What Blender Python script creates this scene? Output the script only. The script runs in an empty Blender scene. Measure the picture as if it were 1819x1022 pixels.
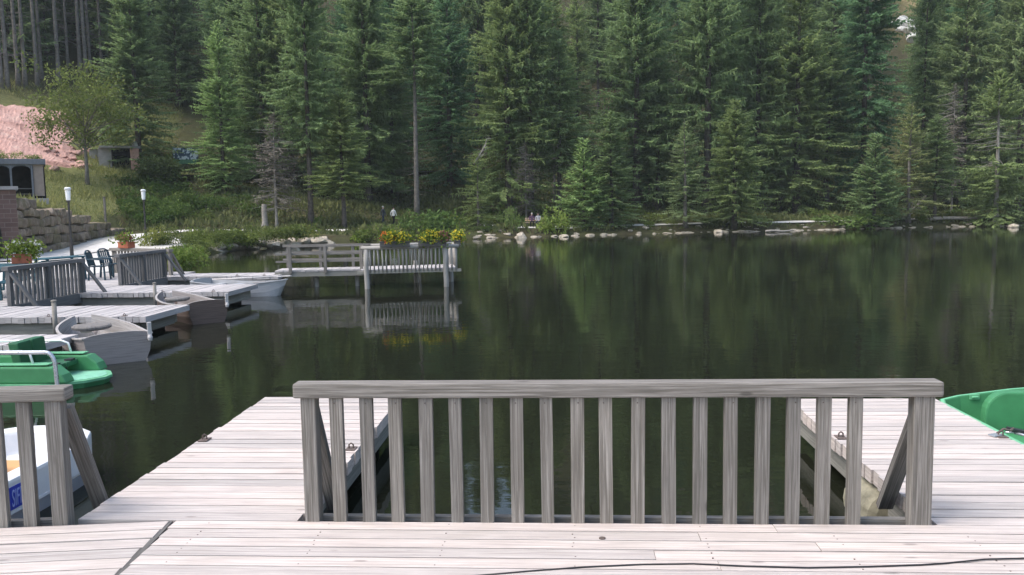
import bpy, bmesh, math, random
import numpy as np
from mathutils import Vector, Matrix
from mathutils.geometry import delaunay_2d_cdt

random.seed(7)
S = bpy.context.scene
COL = S.collection
PI = math.pi

# ------------------------------------------------------------------ camera
EYE = 2.1
YAW, PITCH, ROLL, FPX = .0599, .0971, -.0160, 1480.0
WATER = -.47
cy_, sy_, cp_, sp_ = math.cos(YAW), math.sin(YAW), math.cos(PITCH), math.sin(PITCH)
FWD = Vector((-sy_*cp_, cy_*cp_, -sp_))
R0 = Vector((cy_, sy_, 0)); U0 = R0.cross(FWD)
RGT = R0*math.cos(ROLL) + U0*math.sin(ROLL)
UPV = -R0*math.sin(ROLL) + U0*math.cos(ROLL)
cam = bpy.data.cameras.new('camera'); camo = bpy.data.objects.new('camera', cam); COL.objects.link(camo)
m = Matrix((RGT, UPV, -FWD)).transposed().to_4x4(); m.translation = (0, 0, EYE)
camo.matrix_world = m
cam.sensor_fit = 'HORIZONTAL'; cam.sensor_width = 36; cam.lens = 36*FPX/1819
cam.clip_start = .05; cam.clip_end = 3000
S.camera = camo


def ray(x, y):
    return FWD*FPX + RGT*(x-909.5) - UPV*(y-511)


def at(x, y, z=None, Y=None, D=None):
    d = ray(x, y)
    t = (z-EYE)/d.z if z is not None else (Y/d.y if Y is not None else D/math.hypot(d.x, d.y))
    return Vector((0, 0, EYE)) + d*t


def depth_of(p):
    return (Vector(p)-Vector((0, 0, EYE))).dot(FWD)


# ------------------------------------------------------------------ light
SUN_EL, SUN_AZ = 56, 246          # azimuth the light comes from, degrees clockwise from +Y
w = bpy.data.worlds.new('World'); S.world = w; w.use_nodes = True
nt = w.node_tree; nt.nodes.clear()
sky = nt.nodes.new('ShaderNodeTexSky'); sky.sky_type = 'NISHITA'; sky.sun_disc = False
sky.sun_elevation = math.radians(SUN_EL); sky.sun_rotation = math.radians(SUN_AZ)
sky.air_density = 1.3; sky.dust_density = 3.0; sky.ozone_density = 1.0
bg = nt.nodes.new('ShaderNodeBackground'); bg.inputs[1].default_value = .13
wo = nt.nodes.new('ShaderNodeOutputWorld')
nt.links.new(sky.outputs[0], bg.inputs[0]); nt.links.new(bg.outputs[0], wo.inputs[0])
sl = bpy.data.lights.new('sun', 'SUN'); sl.energy = 1.3; sl.angle = math.radians(38); sl.color = (1, .955, .9)
so = bpy.data.objects.new('sun', sl); COL.objects.link(so)
a, e = math.radians(SUN_AZ), math.radians(SUN_EL)
sd = Vector((math.sin(a)*math.cos(e), math.cos(a)*math.cos(e), math.sin(e)))
so.rotation_euler = sd.to_track_quat('Z', 'Y').to_euler()
S.view_settings.view_transform = 'Standard'; S.view_settings.look = 'None'
S.view_settings.exposure = 1.35; S.view_settings.gamma = 1

# ------------------------------------------------------------------ material helpers
class NT:
    def __init__(s, name):
        s.m = bpy.data.materials.new(name); s.m.use_nodes = True
        s.t = s.m.node_tree; s.t.nodes.clear()
        s.out = s.n('ShaderNodeOutputMaterial')

    def n(s, typ, **kw):
        n = s.t.nodes.new(typ)
        for k, v in kw.items():
            if k.startswith('i_'):
                n.inputs[k[2:].replace('_', ' ')].default_value = v
            else:
                setattr(n, k, v)
        return n

    def l(s, a, b):
        s.t.links.new(a, b)

    def ramp(s, src, stops):
        r = s.n('ShaderNodeValToRGB')
        el = r.color_ramp.elements
        el[0].position, el[0].color = stops[0][0], (*stops[0][1], 1)
        el[1].position, el[1].color = stops[-1][0], (*stops[-1][1], 1)
        for p, c in stops[1:-1]:
            q = el.new(p); q.color = (*c, 1)
        s.l(src, r.inputs[0]); return r.outputs[0]

    def mix(s, f, a, b, mode='MIX'):
        n = s.n('ShaderNodeMix', data_type='RGBA', blend_type=mode)
        for sock, v in ((n.inputs[0], f), (n.inputs[6], a), (n.inputs[7], b)):
            if hasattr(v, 'node'):
                s.l(v, sock)
            else:
                sock.default_value = v if not isinstance(v, tuple) or len(v) == 4 else (*v, 1)
        return n.outputs[2]

    def math(s, op, a, b=0.0, clamp=False):
        n = s.n('ShaderNodeMath', operation=op, use_clamp=clamp)
        for sock, v in ((n.inputs[0], a), (n.inputs[1], b)):
            if hasattr(v, 'node'):
                s.l(v, sock)
            else:
                sock.default_value = v
        return n.outputs[0]

    def noise(s, scale, detail=4, rough=.55, vec=None, dist=0):
        n = s.n('ShaderNodeTexNoise'); n.inputs['Scale'].default_value = scale
        n.inputs['Detail'].default_value = detail; n.inputs['Roughness'].default_value = rough
        n.inputs['Distortion'].default_value = dist
        if vec is not None:
            s.l(vec, n.inputs['Vector'])
        return n.outputs[0]

    def mapped(s, scale, src='Object'):
        tc = s.n('ShaderNodeTexCoord'); mp = s.n('ShaderNodeMapping')
        mp.inputs['Scale'].default_value = scale
        s.l(tc.outputs[src], mp.inputs[0]); return mp.outputs[0]

    def bsdf(s, col, rough=.7, spec=.3, bump=None, bstr=.3, bdist=.01, **kw):
        p = s.n('ShaderNodeBsdfPrincipled')
        for sock, v in ((p.inputs['Base Color'], col), (p.inputs['Roughness'], rough)):
            if hasattr(v, 'node'):
                s.l(v, sock)
            elif isinstance(v, tuple):
                sock.default_value = (*v, 1) if len(v) == 3 else v
            else:
                sock.default_value = v
        p.inputs['Specular IOR Level'].default_value = spec
        for k, v in kw.items():
            p.inputs[k.replace('_', ' ')].default_value = v
        if bump is not None:
            b = s.n('ShaderNodeBump'); b.inputs['Strength'].default_value = bstr; b.inputs['Distance'].default_value = bdist
            s.l(bump, b.inputs['Height']); s.l(b.outputs[0], p.inputs['Normal'])
        s.l(p.outputs[0], s.out.inputs[0]); return p


def wood(name, lo, hi, dark=.35, knots=True, gscale=34):
    """weathered timber; the UV map runs u along the grain in metres, 'tone' is the board's own shade"""
    t = NT(name)
    uv = t.n('ShaderNodeTexCoord').outputs['UV']
    def mp(sx, sy):
        q = t.n('ShaderNodeMapping'); q.inputs['Scale'].default_value = (sx, sy, 1); t.l(uv, q.inputs[0]); return q.outputs[0]
    at_ = t.n('ShaderNodeAttribute', attribute_name='tone').outputs['Fac']
    g1 = t.noise(1, 5, .65, mp(1.6, gscale*1.6), .6)
    g2 = t.noise(1, 3, .6, mp(5, gscale*4.5), .3)
    g3 = t.noise(1, 3, .5, mp(2.2, 3.2))
    c = t.ramp(g1, [(.27, tuple(v*.66 for v in lo)), (.43, lo), (.66, hi)])
    c = t.mix(t.math('MULTIPLY', g3, .55), c, tuple(.5*(a+b)*.8 for a, b in zip(lo, hi)))
    # board to board
    s1 = t.n('ShaderNodeHueSaturation'); t.l(c, s1.inputs['Color'])
    t.l(t.math('ADD', t.math('MULTIPLY', at_, .34), .83), s1.inputs['Value'])
    t.l(t.math('ADD', t.math('MULTIPLY', at_, .4), .8), s1.inputs['Saturation'])
    c = s1.outputs[0]
    # cracks along the grain
    cr = t.ramp(g2, [(.24, (1, 1, 1)), (.33, (0, 0, 0))])
    c = t.mix(t.math('MULTIPLY', cr, .65), c, tuple(v*dark*.5 for v in lo))
    if knots:
        v = t.n('ShaderNodeTexVoronoi'); t.l(mp(1.3, 4.2), v.inputs['Vector']); v.inputs['Scale'].default_value = 1.2
        k = t.ramp(v.outputs['Distance'], [(.045, (1, 1, 1)), (.085, (0, 0, 0))])
        c = t.mix(t.math('MULTIPLY', k, .6), c, tuple(v*.4 for v in lo))
        # lichen and damp stains
        st = t.ramp(t.noise(1, 4, .6, mp(1.1, 1.6)), [(.52, (0, 0, 0)), (.75, (1, 1, 1))])
        c = t.mix(t.math('MULTIPLY', st, .28), c, (lo[0]*.62, lo[1]*.64, lo[2]*.58))
    hgt = t.math('ADD', g1, t.math('MULTIPLY', g2, .7))
    t.bsdf(c, .85, .2, hgt, .55, .006)
    return t.m


def plain(name, col, rough=.5, spec=.4, var=.12, scale=6, bstr=.08, metallic=0.0):
    t = NT(name)
    n = t.noise(scale, 5, .6, t.mapped((1, 1, 1)))
    c = t.ramp(n, [(.3, tuple(v*(1-var) for v in col)), (.7, tuple(min(1, v*(1+var)) for v in col))])
    r = t.math('ADD', t.math('MULTIPLY', n, .25), rough-.12)
    t.bsdf(c, r, spec, n, bstr, .01, Metallic=metallic)
    return t.m


def leafmat(name, ca, cb, transl=.25, objcol=True):
    """foliage: 'tone' is each spray's own colour between ca and cb; the object colour tints the plant"""
    t = NT(name)
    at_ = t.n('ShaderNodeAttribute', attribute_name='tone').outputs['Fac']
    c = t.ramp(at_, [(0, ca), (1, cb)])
    if objcol:
        oi = t.n('ShaderNodeObjectInfo')
        c = t.mix(1.0, c, oi.outputs['Color'], 'MULTIPLY')
    d = t.bsdf(c, .75, .15)
    tr = t.n('ShaderNodeBsdfTranslucent'); t.l(c, tr.inputs[0])
    mx = t.n('ShaderNodeMixShader'); mx.inputs[0].default_value = transl
    t.l(d.outputs[0], mx.inputs[1]); t.l(tr.outputs[0], mx.inputs[2]); t.l(mx.outputs[0], t.out.inputs[0])
    return t.m


M = {}
M['deck'] = wood('deck_wood', (.425, .372, .345), (.615, .553, .517))
M['fence'] = wood('fence_wood', (.128, .117, .103), (.335, .313, .29), gscale=46)  # same grey wood as the deck; weaker light on upright faces toned in
M['railmid'] = wood('shaded_rail_wood', (.12, .118, .118), (.20, .195, .195))  # weathered rail wood, with the shade of the lakeward side put into its colour
M['jetty'] = wood('jetty_wood', (.36, .34, .34), (.52, .49, .48))
M['darkwood'] = wood('dark_wood', (.09, .085, .08), (.15, .145, .14))
M['beam'] = wood('beam_wood', (.20, .195, .175), (.31, .30, .27))
M['post'] = wood('round_post_wood', (.26, .25, .23), (.42, .40, .38))
M['boatgrey'] = wood('boat_grey_wood', (.24, .215, .21), (.33, .30, .29), knots=False)
M['boatbrown'] = wood('boat_brown_wood', (.10, .075, .065), (.16, .12, .105), knots=False)
M['boatpale'] = wood('boat_pale_wood', (.5, .47, .46), (.68, .65, .64), knots=False)
M['boatsilver'] = wood('boat_silver_wood', (.34, .35, .37), (.48, .49, .51), knots=False)
M['green'] = plain('green_plastic', (.052, .215, .09), .42, .45, .14, 5)
M['greenlite'] = plain('green_rim_plastic', (.14, .40, .22), .45, .45, .12, 5)
M['greenfloor'] = plain('green_floor_plastic', (.20, .46, .32), .5, .4, .18, 7)
M['greendark'] = plain('dark_green_plastic', (.02, .10, .045), .5, .35, .15, 5)
M['white'] = plain('white_plastic', (.74, .74, .75), .35, .5, .06, 4)
M['whitetube'] = plain('white_paint_tube', (.78, .78, .78), .3, .5, .05, 9)
M['steel'] = plain('steel_tube', (.45, .48, .52), .3, .5, .1, 9, metallic=.6)
M['hullgrey'] = plain('grey_hull_plastic', (.33, .34, .37), .4, .45, .12, 3)
M['blue'] = plain('blue_paint', (.035, .06, .42), .4, .45, .12, 8)
M['letter'] = plain('pale_blue_letter', (.36, .42, .78), .4, .4, .1, 30)
M['orange'] = plain('tan_seat', (.62, .33, .14), .5, .35, .1, 6)
M['black'] = plain('black_rubber', (.02, .02, .022), .5, .4, .3, 12)
M['rust'] = plain('rusty_steel', (.11, .085, .075), .7, .3, .4, 30)
M['teal'] = plain('teal_paint', (.018, .075, .10), .45, .4, .2, 6)
M['chairgreen'] = plain('dark_green_chair_plastic', (.012, .04, .06), .4, .45, .15, 6)
M['lamppole'] = plain('dark_pole_paint', (.035, .033, .032), .5, .4, .2, 8)
M['lampglass'] = plain('white_lamp_glass', (.8, .81, .82), .25, .5, .03, 4)
M['terracotta'] = plain('terracotta', (.36, .12, .07), .8, .2, .2, 9)
M['darkbox'] = plain('dark_planter', (.08, .07, .06), .8, .2, .3, 12)
M['float'] = plain('algae_stained_float', (.25, .235, .175), .85, .2, .4, 7, .5)
M['concrete'] = plain('pale_concrete', (.55, .54, .51), .9, .2, .15, 3)
M['greywall'] = plain('grey_render', (.27, .265, .26), .9, .2, .15, 2)
M['darkopen'] = plain('dark_shed_interior', (.022, .022, .022), .9, .1, .3, 3)
M['pinkstone'] = plain('pink_stone', (.42, .26, .22), .9, .15, .25, 3, .4)
M['beigewall'] = plain('beige_boards', (.27, .22, .19), .85, .2, .12, 3)
M['boatrim'] = wood('boat_rim_wood', (.30, .28, .27), (.44, .42, .41), knots=False)
M['pavgrey'] = plain('pavilion_grey_paint', (.13, .14, .16), .6, .3, .15, 4)
M['barkpale'] = plain('pale_bark', (.17, .155, .14), .95, .1, .35, 4, .5)
M['bark'] = plain('spruce_bark', (.10, .088, .078), .95, .1, .4, 5, .6)
M['deadwood'] = plain('grey_dead_wood', (.27, .25, .225), .95, .1, .25, 5, .4)
M['skin'] = plain('skin', (.5, .32, .25), .6, .3, .05, 5)
M['hairgrey'] = plain('grey_hair', (.45, .43, .4), .8, .2, .1, 20)
M['hairdark'] = plain('dark_hair', (.03, .022, .018), .7, .3, .1, 20)
M['jean'] = plain('dark_blue_cloth', (.035, .045, .065), .9, .15, .15, 20)
M['greyjack'] = plain('slate_jacket_cloth', (.075, .085, .10), .9, .15, .15, 20)
M['whitejack'] = plain('white_jacket_cloth', (.8, .8, .78), .85, .2, .05, 20)
M['blackcloth'] = plain('black_cloth', (.014, .014, .015), .9, .15, .15, 20)
M['purple'] = plain('purple_cloth', (.10, .06, .10), .9, .15, .15, 20)
M['palecloth'] = plain('pale_grey_cloth', (.34, .34, .37), .9, .15, .1, 20)
M['slat'] = wood('bench_slat_wood', (.45, .33, .22), (.62, .47, .32), knots=False)
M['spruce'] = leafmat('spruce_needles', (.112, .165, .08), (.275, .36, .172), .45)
M['deadtwig'] = leafmat('dry_twigs', (.13, .115, .095), (.24, .22, .185), .1)
M['leaf'] = leafmat('green_leaves', (.06, .095, .03), (.19, .235, .085), .35)
M['grass'] = leafmat('meadow_grass', (.09, .12, .036), (.33, .32, .12), .3, False)
M['under'] = leafmat('undergrowth_leaves', (.055, .075, .028), (.185, .20, .075), .3, False)
M['yellowflower'] = leafmat('yellow_petals', (.74, .56, .03), (.88, .76, .12), .2, False)
M['orangeflower'] = leafmat('orange_petals', (.6, .12, .03), (.75, .3, .08), .2, False)
M['whiteflower'] = leafmat('white_petals', (.6, .6, .58), (.8, .8, .78), .2, False)
M['pinkflower'] = leafmat('pinkish_flowers', (.22, .09, .08), (.34, .17, .14), .2, False)


def mk_rock():
    t = NT('shore_rock')
    o = t.mapped((1, 1, 1))
    n = t.noise(2.5, 8, .65, o); n2 = t.noise(11, 5, .6, o)
    c = t.ramp(n, [(.3, (.20, .165, .13)), (.5, (.40, .35, .285)), (.7, (.58, .52, .43))])
    mo = t.ramp(t.noise(1.7, 4, .6, o), [(.52, (0, 0, 0)), (.66, (1, 1, 1))])
    c = t.mix(t.math('MULTIPLY', mo, .55), c, (.10, .11, .05))
    t.bsdf(c, .9, .2, t.math('ADD', n, n2), .5, .08)
    return t.m


M['rock'] = mk_rock()


def mk_block():
    t = NT('mossy_sandstone')
    o = t.mapped((1, 1, 1))
    at_ = t.n('ShaderNodeAttribute', attribute_name='tone').outputs['Fac']
    n = t.noise(3, 8, .65, o)
    c = t.ramp(n, [(.28, (.12, .095, .075)), (.55, (.25, .20, .155)), (.75, (.36, .30, .24))])
    h = t.n('ShaderNodeHueSaturation'); t.l(c, h.inputs['Color']); t.l(t.math('ADD', t.math('MULTIPLY', at_, .5), .7), h.inputs['Value'])
    mo = t.ramp(t.noise(1.2, 5, .6, o), [(.45, (0, 0, 0)), (.62, (1, 1, 1))])
    c = t.mix(t.math('MULTIPLY', mo, .5), h.outputs[0], (.10, .105, .04))
    t.bsdf(c, .95, .15, n, .6, .08)
    return t.m


M['block'] = mk_block()


def mk_brick():
    t = NT('brick_masonry')
    o = t.mapped((1, 1, 1))
    sep = t.n('ShaderNodeSeparateXYZ'); t.l(o, sep.inputs[0])
    cmb = t.n('ShaderNodeCombineXYZ'); t.l(t.math('ADD', sep.outputs[0], sep.outputs[1]), cmb.inputs[0]); t.l(sep.outputs[2], cmb.inputs[1])
    b = t.n('ShaderNodeTexBrick'); t.l(cmb.outputs[0], b.inputs['Vector'])
    b.inputs['Scale'].default_value = 1.0; b.inputs['Brick Width'].default_value = .55; b.inputs['Row Height'].default_value = .22
    b.inputs['Mortar Size'].default_value = .014
    b.inputs['Color1'].default_value = (.115, .072, .062, 1); b.inputs['Color2'].default_value = (.165, .105, .09, 1)
    b.inputs['Mortar'].default_value = (.20, .16, .145, 1)
    n = t.noise(5, 5, .6, o)
    c = t.mix(t.math('MULTIPLY', n, .5), b.outputs[0], (.10, .075, .065))
    t.bsdf(c, .9, .2, n, .3, .02)
    return t.m


M['brick'] = mk_brick()


def mk_cliff():
    t = NT('pink_rock_face')
    o = t.mapped((1, 1, 1))
    n = t.noise(.35, 9, .65, o, .6); n2 = t.noise(2.2, 6, .65, o)
    c = t.ramp(n, [(.32, (.20, .115, .095)), (.48, (.46, .275, .235)), (.62, (.53, .335, .29)), (.78, (.62, .50, .40))])
    cr = t.ramp(n2, [(.30, (1, 1, 1)), (.40, (0, 0, 0))])
    c = t.mix(t.math('MULTIPLY', cr, .5), c, (.16, .10, .085))
    t.bsdf(c, .95, .1, t.math('ADD', n, n2), .6, .3)
    return t.m


M['cliff'] = mk_cliff()


def mk_ground():
    t = NT('forest_floor')
    o = t.mapped((1, 1, 1))
    z = t.n('ShaderNodeAttribute', attribute_name='zone').outputs['Color']
    sep = t.n('ShaderNodeSeparateColor'); t.l(z, sep.inputs[0])
    n = t.noise(.25, 8, .65, o); n2 = t.noise(2.4, 8, .7, o)
    forest = t.ramp(n2, [(.3, (.028, .024, .015)), (.5, (.06, .052, .028)), (.7, (.085, .085, .036))])
    moss = t.ramp(n, [(.42, (0, 0, 0)), (.6, (1, 1, 1))])
    forest = t.mix(t.math('MULTIPLY', moss, .6), forest, (.05, .062, .02))
    meadow = t.ramp(n2, [(.3, (.07, .08, .028)), (.5, (.125, .135, .05)), (.7, (.19, .18, .075))])
    gravel = t.ramp(n2, [(.3, (.40, .38, .34)), (.7, (.58, .56, .52))])
    c = t.mix(sep.outputs[0], forest, meadow)
    c = t.mix(sep.outputs[1], c, gravel)
    c = t.mix(sep.outputs[2], c, t.ramp(n2, [(.35, (.20, .15, .07)), (.65, (.36, .29, .16))]))
    t.bsdf(c, .95, .1, n2, .6, .15)
    return t.m


M['ground'] = mk_ground()


def mk_gravel():
    t = NT('pale_gravel')
    o = t.mapped((1, 1, 1))
    n = t.noise(1.2, 6, .65, o); n2 = t.noise(30, 4, .7, o)
    c = t.ramp(n, [(.3, (.50, .475, .44)), (.7, (.68, .66, .63))])
    c = t.mix(t.math('MULTIPLY', n2, .3), c, (.4, .37, .33))
    t.bsdf(c, .95, .15, n2, .3, .02)
    return t.m


M['gravel'] = mk_gravel()


def mk_road():
    t = NT('worn_asphalt')
    o = t.mapped((1, 1, 1))
    n = t.noise(2, 6, .65, o)
    t.bsdf(t.ramp(n, [(.3, (.17, .17, .165)), (.7, (.25, .25, .245))]), .95, .15, n, .2, .02)
    return t.m


M['road'] = mk_road()


def mk_water():
    t = NT('lake_water')
    tc = t.n('ShaderNodeTexCoord').outputs['Object']
    def mp(sc, rot=0):
        q = t.n('ShaderNodeMapping'); q.inputs['Scale'].default_value = sc; q.inputs['Rotation'].default_value = (0, 0, rot)
        t.l(tc, q.inputs[0]); return q.outputs[0]
    patch = t.ramp(t.noise(.045, 3, .5, mp((1, 1.6, 1))), [(.42, (.12, .12, .12)), (.66, (1, 1, 1))])
    a1 = t.noise(1, 3, .55, mp((1.1, 2.2, 1), .15))
    a2 = t.noise(1, 2, .5, mp((4.0, 7.5, 1), -.2))
    a3 = t.noise(1, 2, .5, mp((.22, .5, 1), .1))
    h = t.math('ADD', t.math('ADD', t.math('MULTIPLY', a1, .55), t.math('MULTIPLY', t.math('MULTIPLY', a2, .17), patch)), t.math('MULTIPLY', a3, 1.1))
    p = t.bsdf((.011, .0125, .0075), .03, .5, h, .085, .10, IOR=1.333)
    return t.m


M['water'] = mk_water()


def mk_poster():
    t = NT('landscape_billboard')
    o = t.n('ShaderNodeTexCoord').outputs['Object']
    sep = t.n('ShaderNodeSeparateXYZ'); t.l(o, sep.inputs[0])
    n = t.noise(1.7, 4, .6, o); n2 = t.noise(6, 3, .5, o)
    skyc = t.ramp(n, [(.40, (.03, .055, .095)), (.50, (.05, .10, .16)), (.54, (.55, .63, .68)), (.75, (.62, .68, .62))])
    mead = t.ramp(n2, [(.3, (.05, .16, .085)), (.7, (.09, .24, .13))])
    f = t.ramp(t.math('ADD', t.math('ADD', sep.outputs[2], .55), t.math('MULTIPLY', n, .12)), [(.24, (0, 0, 0)), (.28, (1, 1, 1))])
    t.bsdf(t.mix(f, mead, skyc), .5, .3)
    return t.m


M['poster'] = mk_poster()


# ------------------------------------------------------------------ mesh helpers
class MB:
    """collects boxes, bars and tubes and links them as ONE mesh object"""
    def __init__(s):
        s.v, s.f, s.uv, s.t, s.mi, s.sm = [], [], [], [], [], []

    def quad(s, idx, uvs, tone, mi=0, smooth=False):
        s.f.append(idx); s.uv.append(uvs); s.t.append(tone); s.mi.append(mi); s.sm.append(smooth)

    def box(s, c, size, X=(1, 0, 0), Z=(0, 0, 1), tone=None, mi=0, jit=0):
        c = Vector(c); X = Vector(X).normalized(); Z = Vector(Z); Z = (Z-X*Z.dot(X)).normalized(); Y = Z.cross(X)
        tone = random.random() if tone is None else tone
        ax = (X, Y, Z); h = [q/2 for q in size]
        b = len(s.v); L = []
        for i in range(8):
            k = ((-1, 1)[i & 1], (-1, 1)[i >> 1 & 1], (-1, 1)[i >> 2 & 1])
            p = [k[j]*h[j] + (random.uniform(-jit, jit) if jit else 0) for j in range(3)]
            L.append(p); s.v.append(c + X*p[0]+Y*p[1]+Z*p[2])
        la = max(range(3), key=lambda j: size[j])
        ou, ov = random.uniform(0, 40), random.uniform(0, 40)
        for fi, na in (((0, 2, 3, 1), 2), ((4, 5, 7, 6), 2), ((0, 1, 5, 4), 1), ((2, 6, 7, 3), 1), ((0, 4, 6, 2), 0), ((1, 3, 7, 5), 0)):
            o = [j for j in range(3) if j != na]
            ua = la if la in o else o[0]
            va = o[1] if ua == o[0] else o[0]
            s.quad([b+i for i in fi], [(L[i][ua]+ou, L[i][va]+ov + (na*.37)) for i in fi], tone, mi)
        return s

    def bar(s, p0, p1, w, t, up=(0, 0, 1), tone=None, mi=0):
        p0, p1 = Vector(p0), Vector(p1); d = p1-p0
        u = Vector(up)
        if abs(d.normalized().dot(u)) > .99:
            u = Vector((0, 1, 0))
        return s.box((p0+p1)/2, (d.length, w, t), d, u, tone, mi)

    def tube(s, pts, r, n=8, cap=True, tone=.5, mi=0, closed=False):
        pts = [Vector(p) for p in pts]
        rs = r if isinstance(r, (list, tuple)) else [r]*len(pts)
        b = len(s.v); N = len(pts); acc = 0; us = []
        prev = None
        for i, p in enumerate(pts):
            if closed:
                d = pts[(i+1) % N]-pts[i-1]
            else:
                d = pts[min(i+1, N-1)]-pts[max(i-1, 0)]
            d.normalize()
            ref = prev if prev is not None else (Vector((0, 0, 1)) if abs(d.z) < .9 else Vector((1, 0, 0)))
            x = (ref-d*ref.dot(d)).normalized(); y = d.cross(x); prev = x
            if i: acc += (pts[i]-pts[i-1]).length
            us.append(acc)
            for k in range(n):
                a_ = 2*PI*k/n
                s.v.append(p + (x*math.cos(a_)+y*math.sin(a_))*rs[i])
        ou = random.uniform(0, 30)
        for i in range(N if closed else N-1):
            j = (i+1) % N
            for k in range(n):
                k2 = (k+1) % n
                cv = rs[i]*2*PI/n
                s.quad([b+i*n+k, b+i*n+k2, b+j*n+k2, b+j*n+k],
                       [(us[i]+ou, k*cv), (us[i]+ou, (k+1)*cv), (us[j]+ou, (k+1)*cv), (us[j]+ou, k*cv)], tone, mi, True)
        if cap and not closed:
            s.quad([b+k for k in range(n)][::-1], [(0, 0)]*n, tone, mi)
            e_ = b+(N-1)*n
            s.quad([e_+k for k in range(n)], [(0, 0)]*n, tone, mi)
        return s

    def lathe(s, c, prof, n=16, tone=.5, mi=0, axis=(0, 0, 1)):
        """profile [(distance along the axis, radius), ...] turned about the axis"""
        ax = Vector(axis).normalized(); c = Vector(c)
        x = (Vector((1, 0, 0)) if abs(ax.x) < .9 else Vector((0, 1, 0))); x = (x-ax*x.dot(ax)).normalized(); y = ax.cross(x)
        b = len(s.v)
        for z, r in prof:
            r = max(r, 2e-4)
            for k in range(n):
                a_ = 2*PI*k/n; s.v.append(c+ax*z+(x*math.cos(a_)+y*math.sin(a_))*r)
        for i in range(len(prof)-1):
            for k in range(n):
                k2 = (k+1) % n
                s.quad([b+i*n+k, b+i*n+k2, b+(i+1)*n+k2, b+(i+1)*n+k], [(prof[i][0], k/n), (prof[i][0], (k+1)/n), (prof[i+1][0], (k+1)/n), (prof[i+1][0], k/n)], tone, mi, False)
        s.quad([b+k for k in range(n)][::-1], [(0, 0)]*n, tone, mi)
        e_ = b+(len(prof)-1)*n
        s.quad([e_+k for k in range(n)], [(0, 0)]*n, tone, mi)
        return s

    def prism(s, poly, z0, z1, tone=.5, mi=0, taper=1.0):
        """poly: (x, y) counter-clockwise"""
        b = len(s.v); n = len(poly)
        cx = sum(p[0] for p in poly)/n; cy = sum(p[1] for p in poly)/n
        for p in poly: s.v.append(Vector((cx+(p[0]-cx)*taper, cy+(p[1]-cy)*taper, z0)))
        for p in poly: s.v.append(Vector((p[0], p[1], z1)))
        s.quad([b+i for i in range(n)][::-1], [(p[0], p[1]) for p in poly][::-1], tone, mi)
        s.quad([b+n+i for i in range(n)], [(p[0], p[1]) for p in poly], tone, mi)
        for i in range(n):
            j = (i+1) % n
            s.quad([b+i, b+j, b+n+j, b+n+i], [(i, z0), (i+1, z0), (i+1, z1), (i, z1)], tone, mi)
        return s

    def mesh(s, name, mats, bevel=0, seg=2):
        me = bpy.data.meshes.new(name)
        me.from_pydata([tuple(v) for v in s.v], [], s.f)
        uvl = me.uv_layers.new(name='UVMap')
        flat = [c for f in s.uv for q in f for c in q]
        uvl.data.foreach_set('uv', flat)
        ta = me.attributes.new('tone', 'FLOAT', 'FACE'); ta.data.foreach_set('value', s.t)
        me.polygons.foreach_set('material_index', s.mi)
        me.polygons.foreach_set('use_smooth', s.sm)
        for mm in (mats if isinstance(mats, (list, tuple)) else [mats]):
            me.materials.append(mm)
        if bevel:
            bm = bmesh.new(); bm.from_mesh(me)
            bmesh.ops.remove_doubles(bm, verts=bm.verts, dist=1e-5)
            eds = [e for e in bm.edges if len(e.link_faces) == 2 and e.calc_face_angle(0) > .7]
            bmesh.ops.bevel(bm, geom=eds, offset=bevel, segments=seg, profile=.6, affect='EDGES', clamp_overlap=True)
            bm.to_mesh(me); bm.free()
        me.update()
        return me

    def build(s, name, mats, parent=None, bevel=0, loc=None, rotz=0):
        return link(name, s.mesh(name, mats, bevel), parent, loc, rotz)


def link(name, me, parent=None, loc=None, rotz=0):
    o = bpy.data.objects.new(name, me); COL.objects.link(o)
    if parent is not None: o.parent = parent
    if loc is not None: o.location = loc
    if rotz: o.rotation_euler = (0, 0, rotz)
    return o


def tag(o, label=None, cat=None, group=None, kind=None):
    if label: o['label'] = label
    if cat: o['category'] = cat
    if group: o['group'] = group
    if kind: o['kind'] = kind
    return o


def thing(name, label, cat, loc=(0, 0, 0), rotz=0, group=None):
    o = bpy.data.objects.new(name, None); COL.objects.link(o); o.empty_display_size = .2
    o.location = loc; o.rotation_euler = (0, 0, rotz)
    return tag(o, label, cat, group)


def dup(root, loc, rotz=0, label=None, group=None, scale=None, color=None):
    r = root.copy(); COL.objects.link(r); r.location = loc; r.rotation_euler = (0, 0, rotz)
    if label: r['label'] = label
    if group: r['group'] = group
    if scale is not None: r.scale = scale
    if color: r.color = color
    for ch in list(root.children):
        c = ch.copy(); COL.objects.link(c); c.parent = r
        if color: c.color = color
        for g in ch.children:
            d = g.copy(); COL.objects.link(d); d.parent = c
    return r


def fast_mesh(name, V, nper, tone, mat, smooth=False):
    """V: (F*nper, 3) array, every nper vertices one face; tone per face"""
    V = np.asarray(V, np.float32).reshape(-1, 3); F = len(V)//nper
    me = bpy.data.meshes.new(name)
    me.vertices.add(len(V)); me.vertices.foreach_set('co', V.ravel())
    me.loops.add(len(V)); me.loops.foreach_set('vertex_index', np.arange(len(V), dtype=np.int32))
    me.polygons.add(F); me.polygons.foreach_set('loop_start', np.arange(0, len(V), nper, dtype=np.int32))
    me.update(calc_edges=True)
    ta = me.attributes.new('tone', 'FLOAT', 'FACE'); ta.data.foreach_set('value', np.asarray(tone, np.float32))
    me.materials.append(mat); me.validate()
    return me


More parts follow.
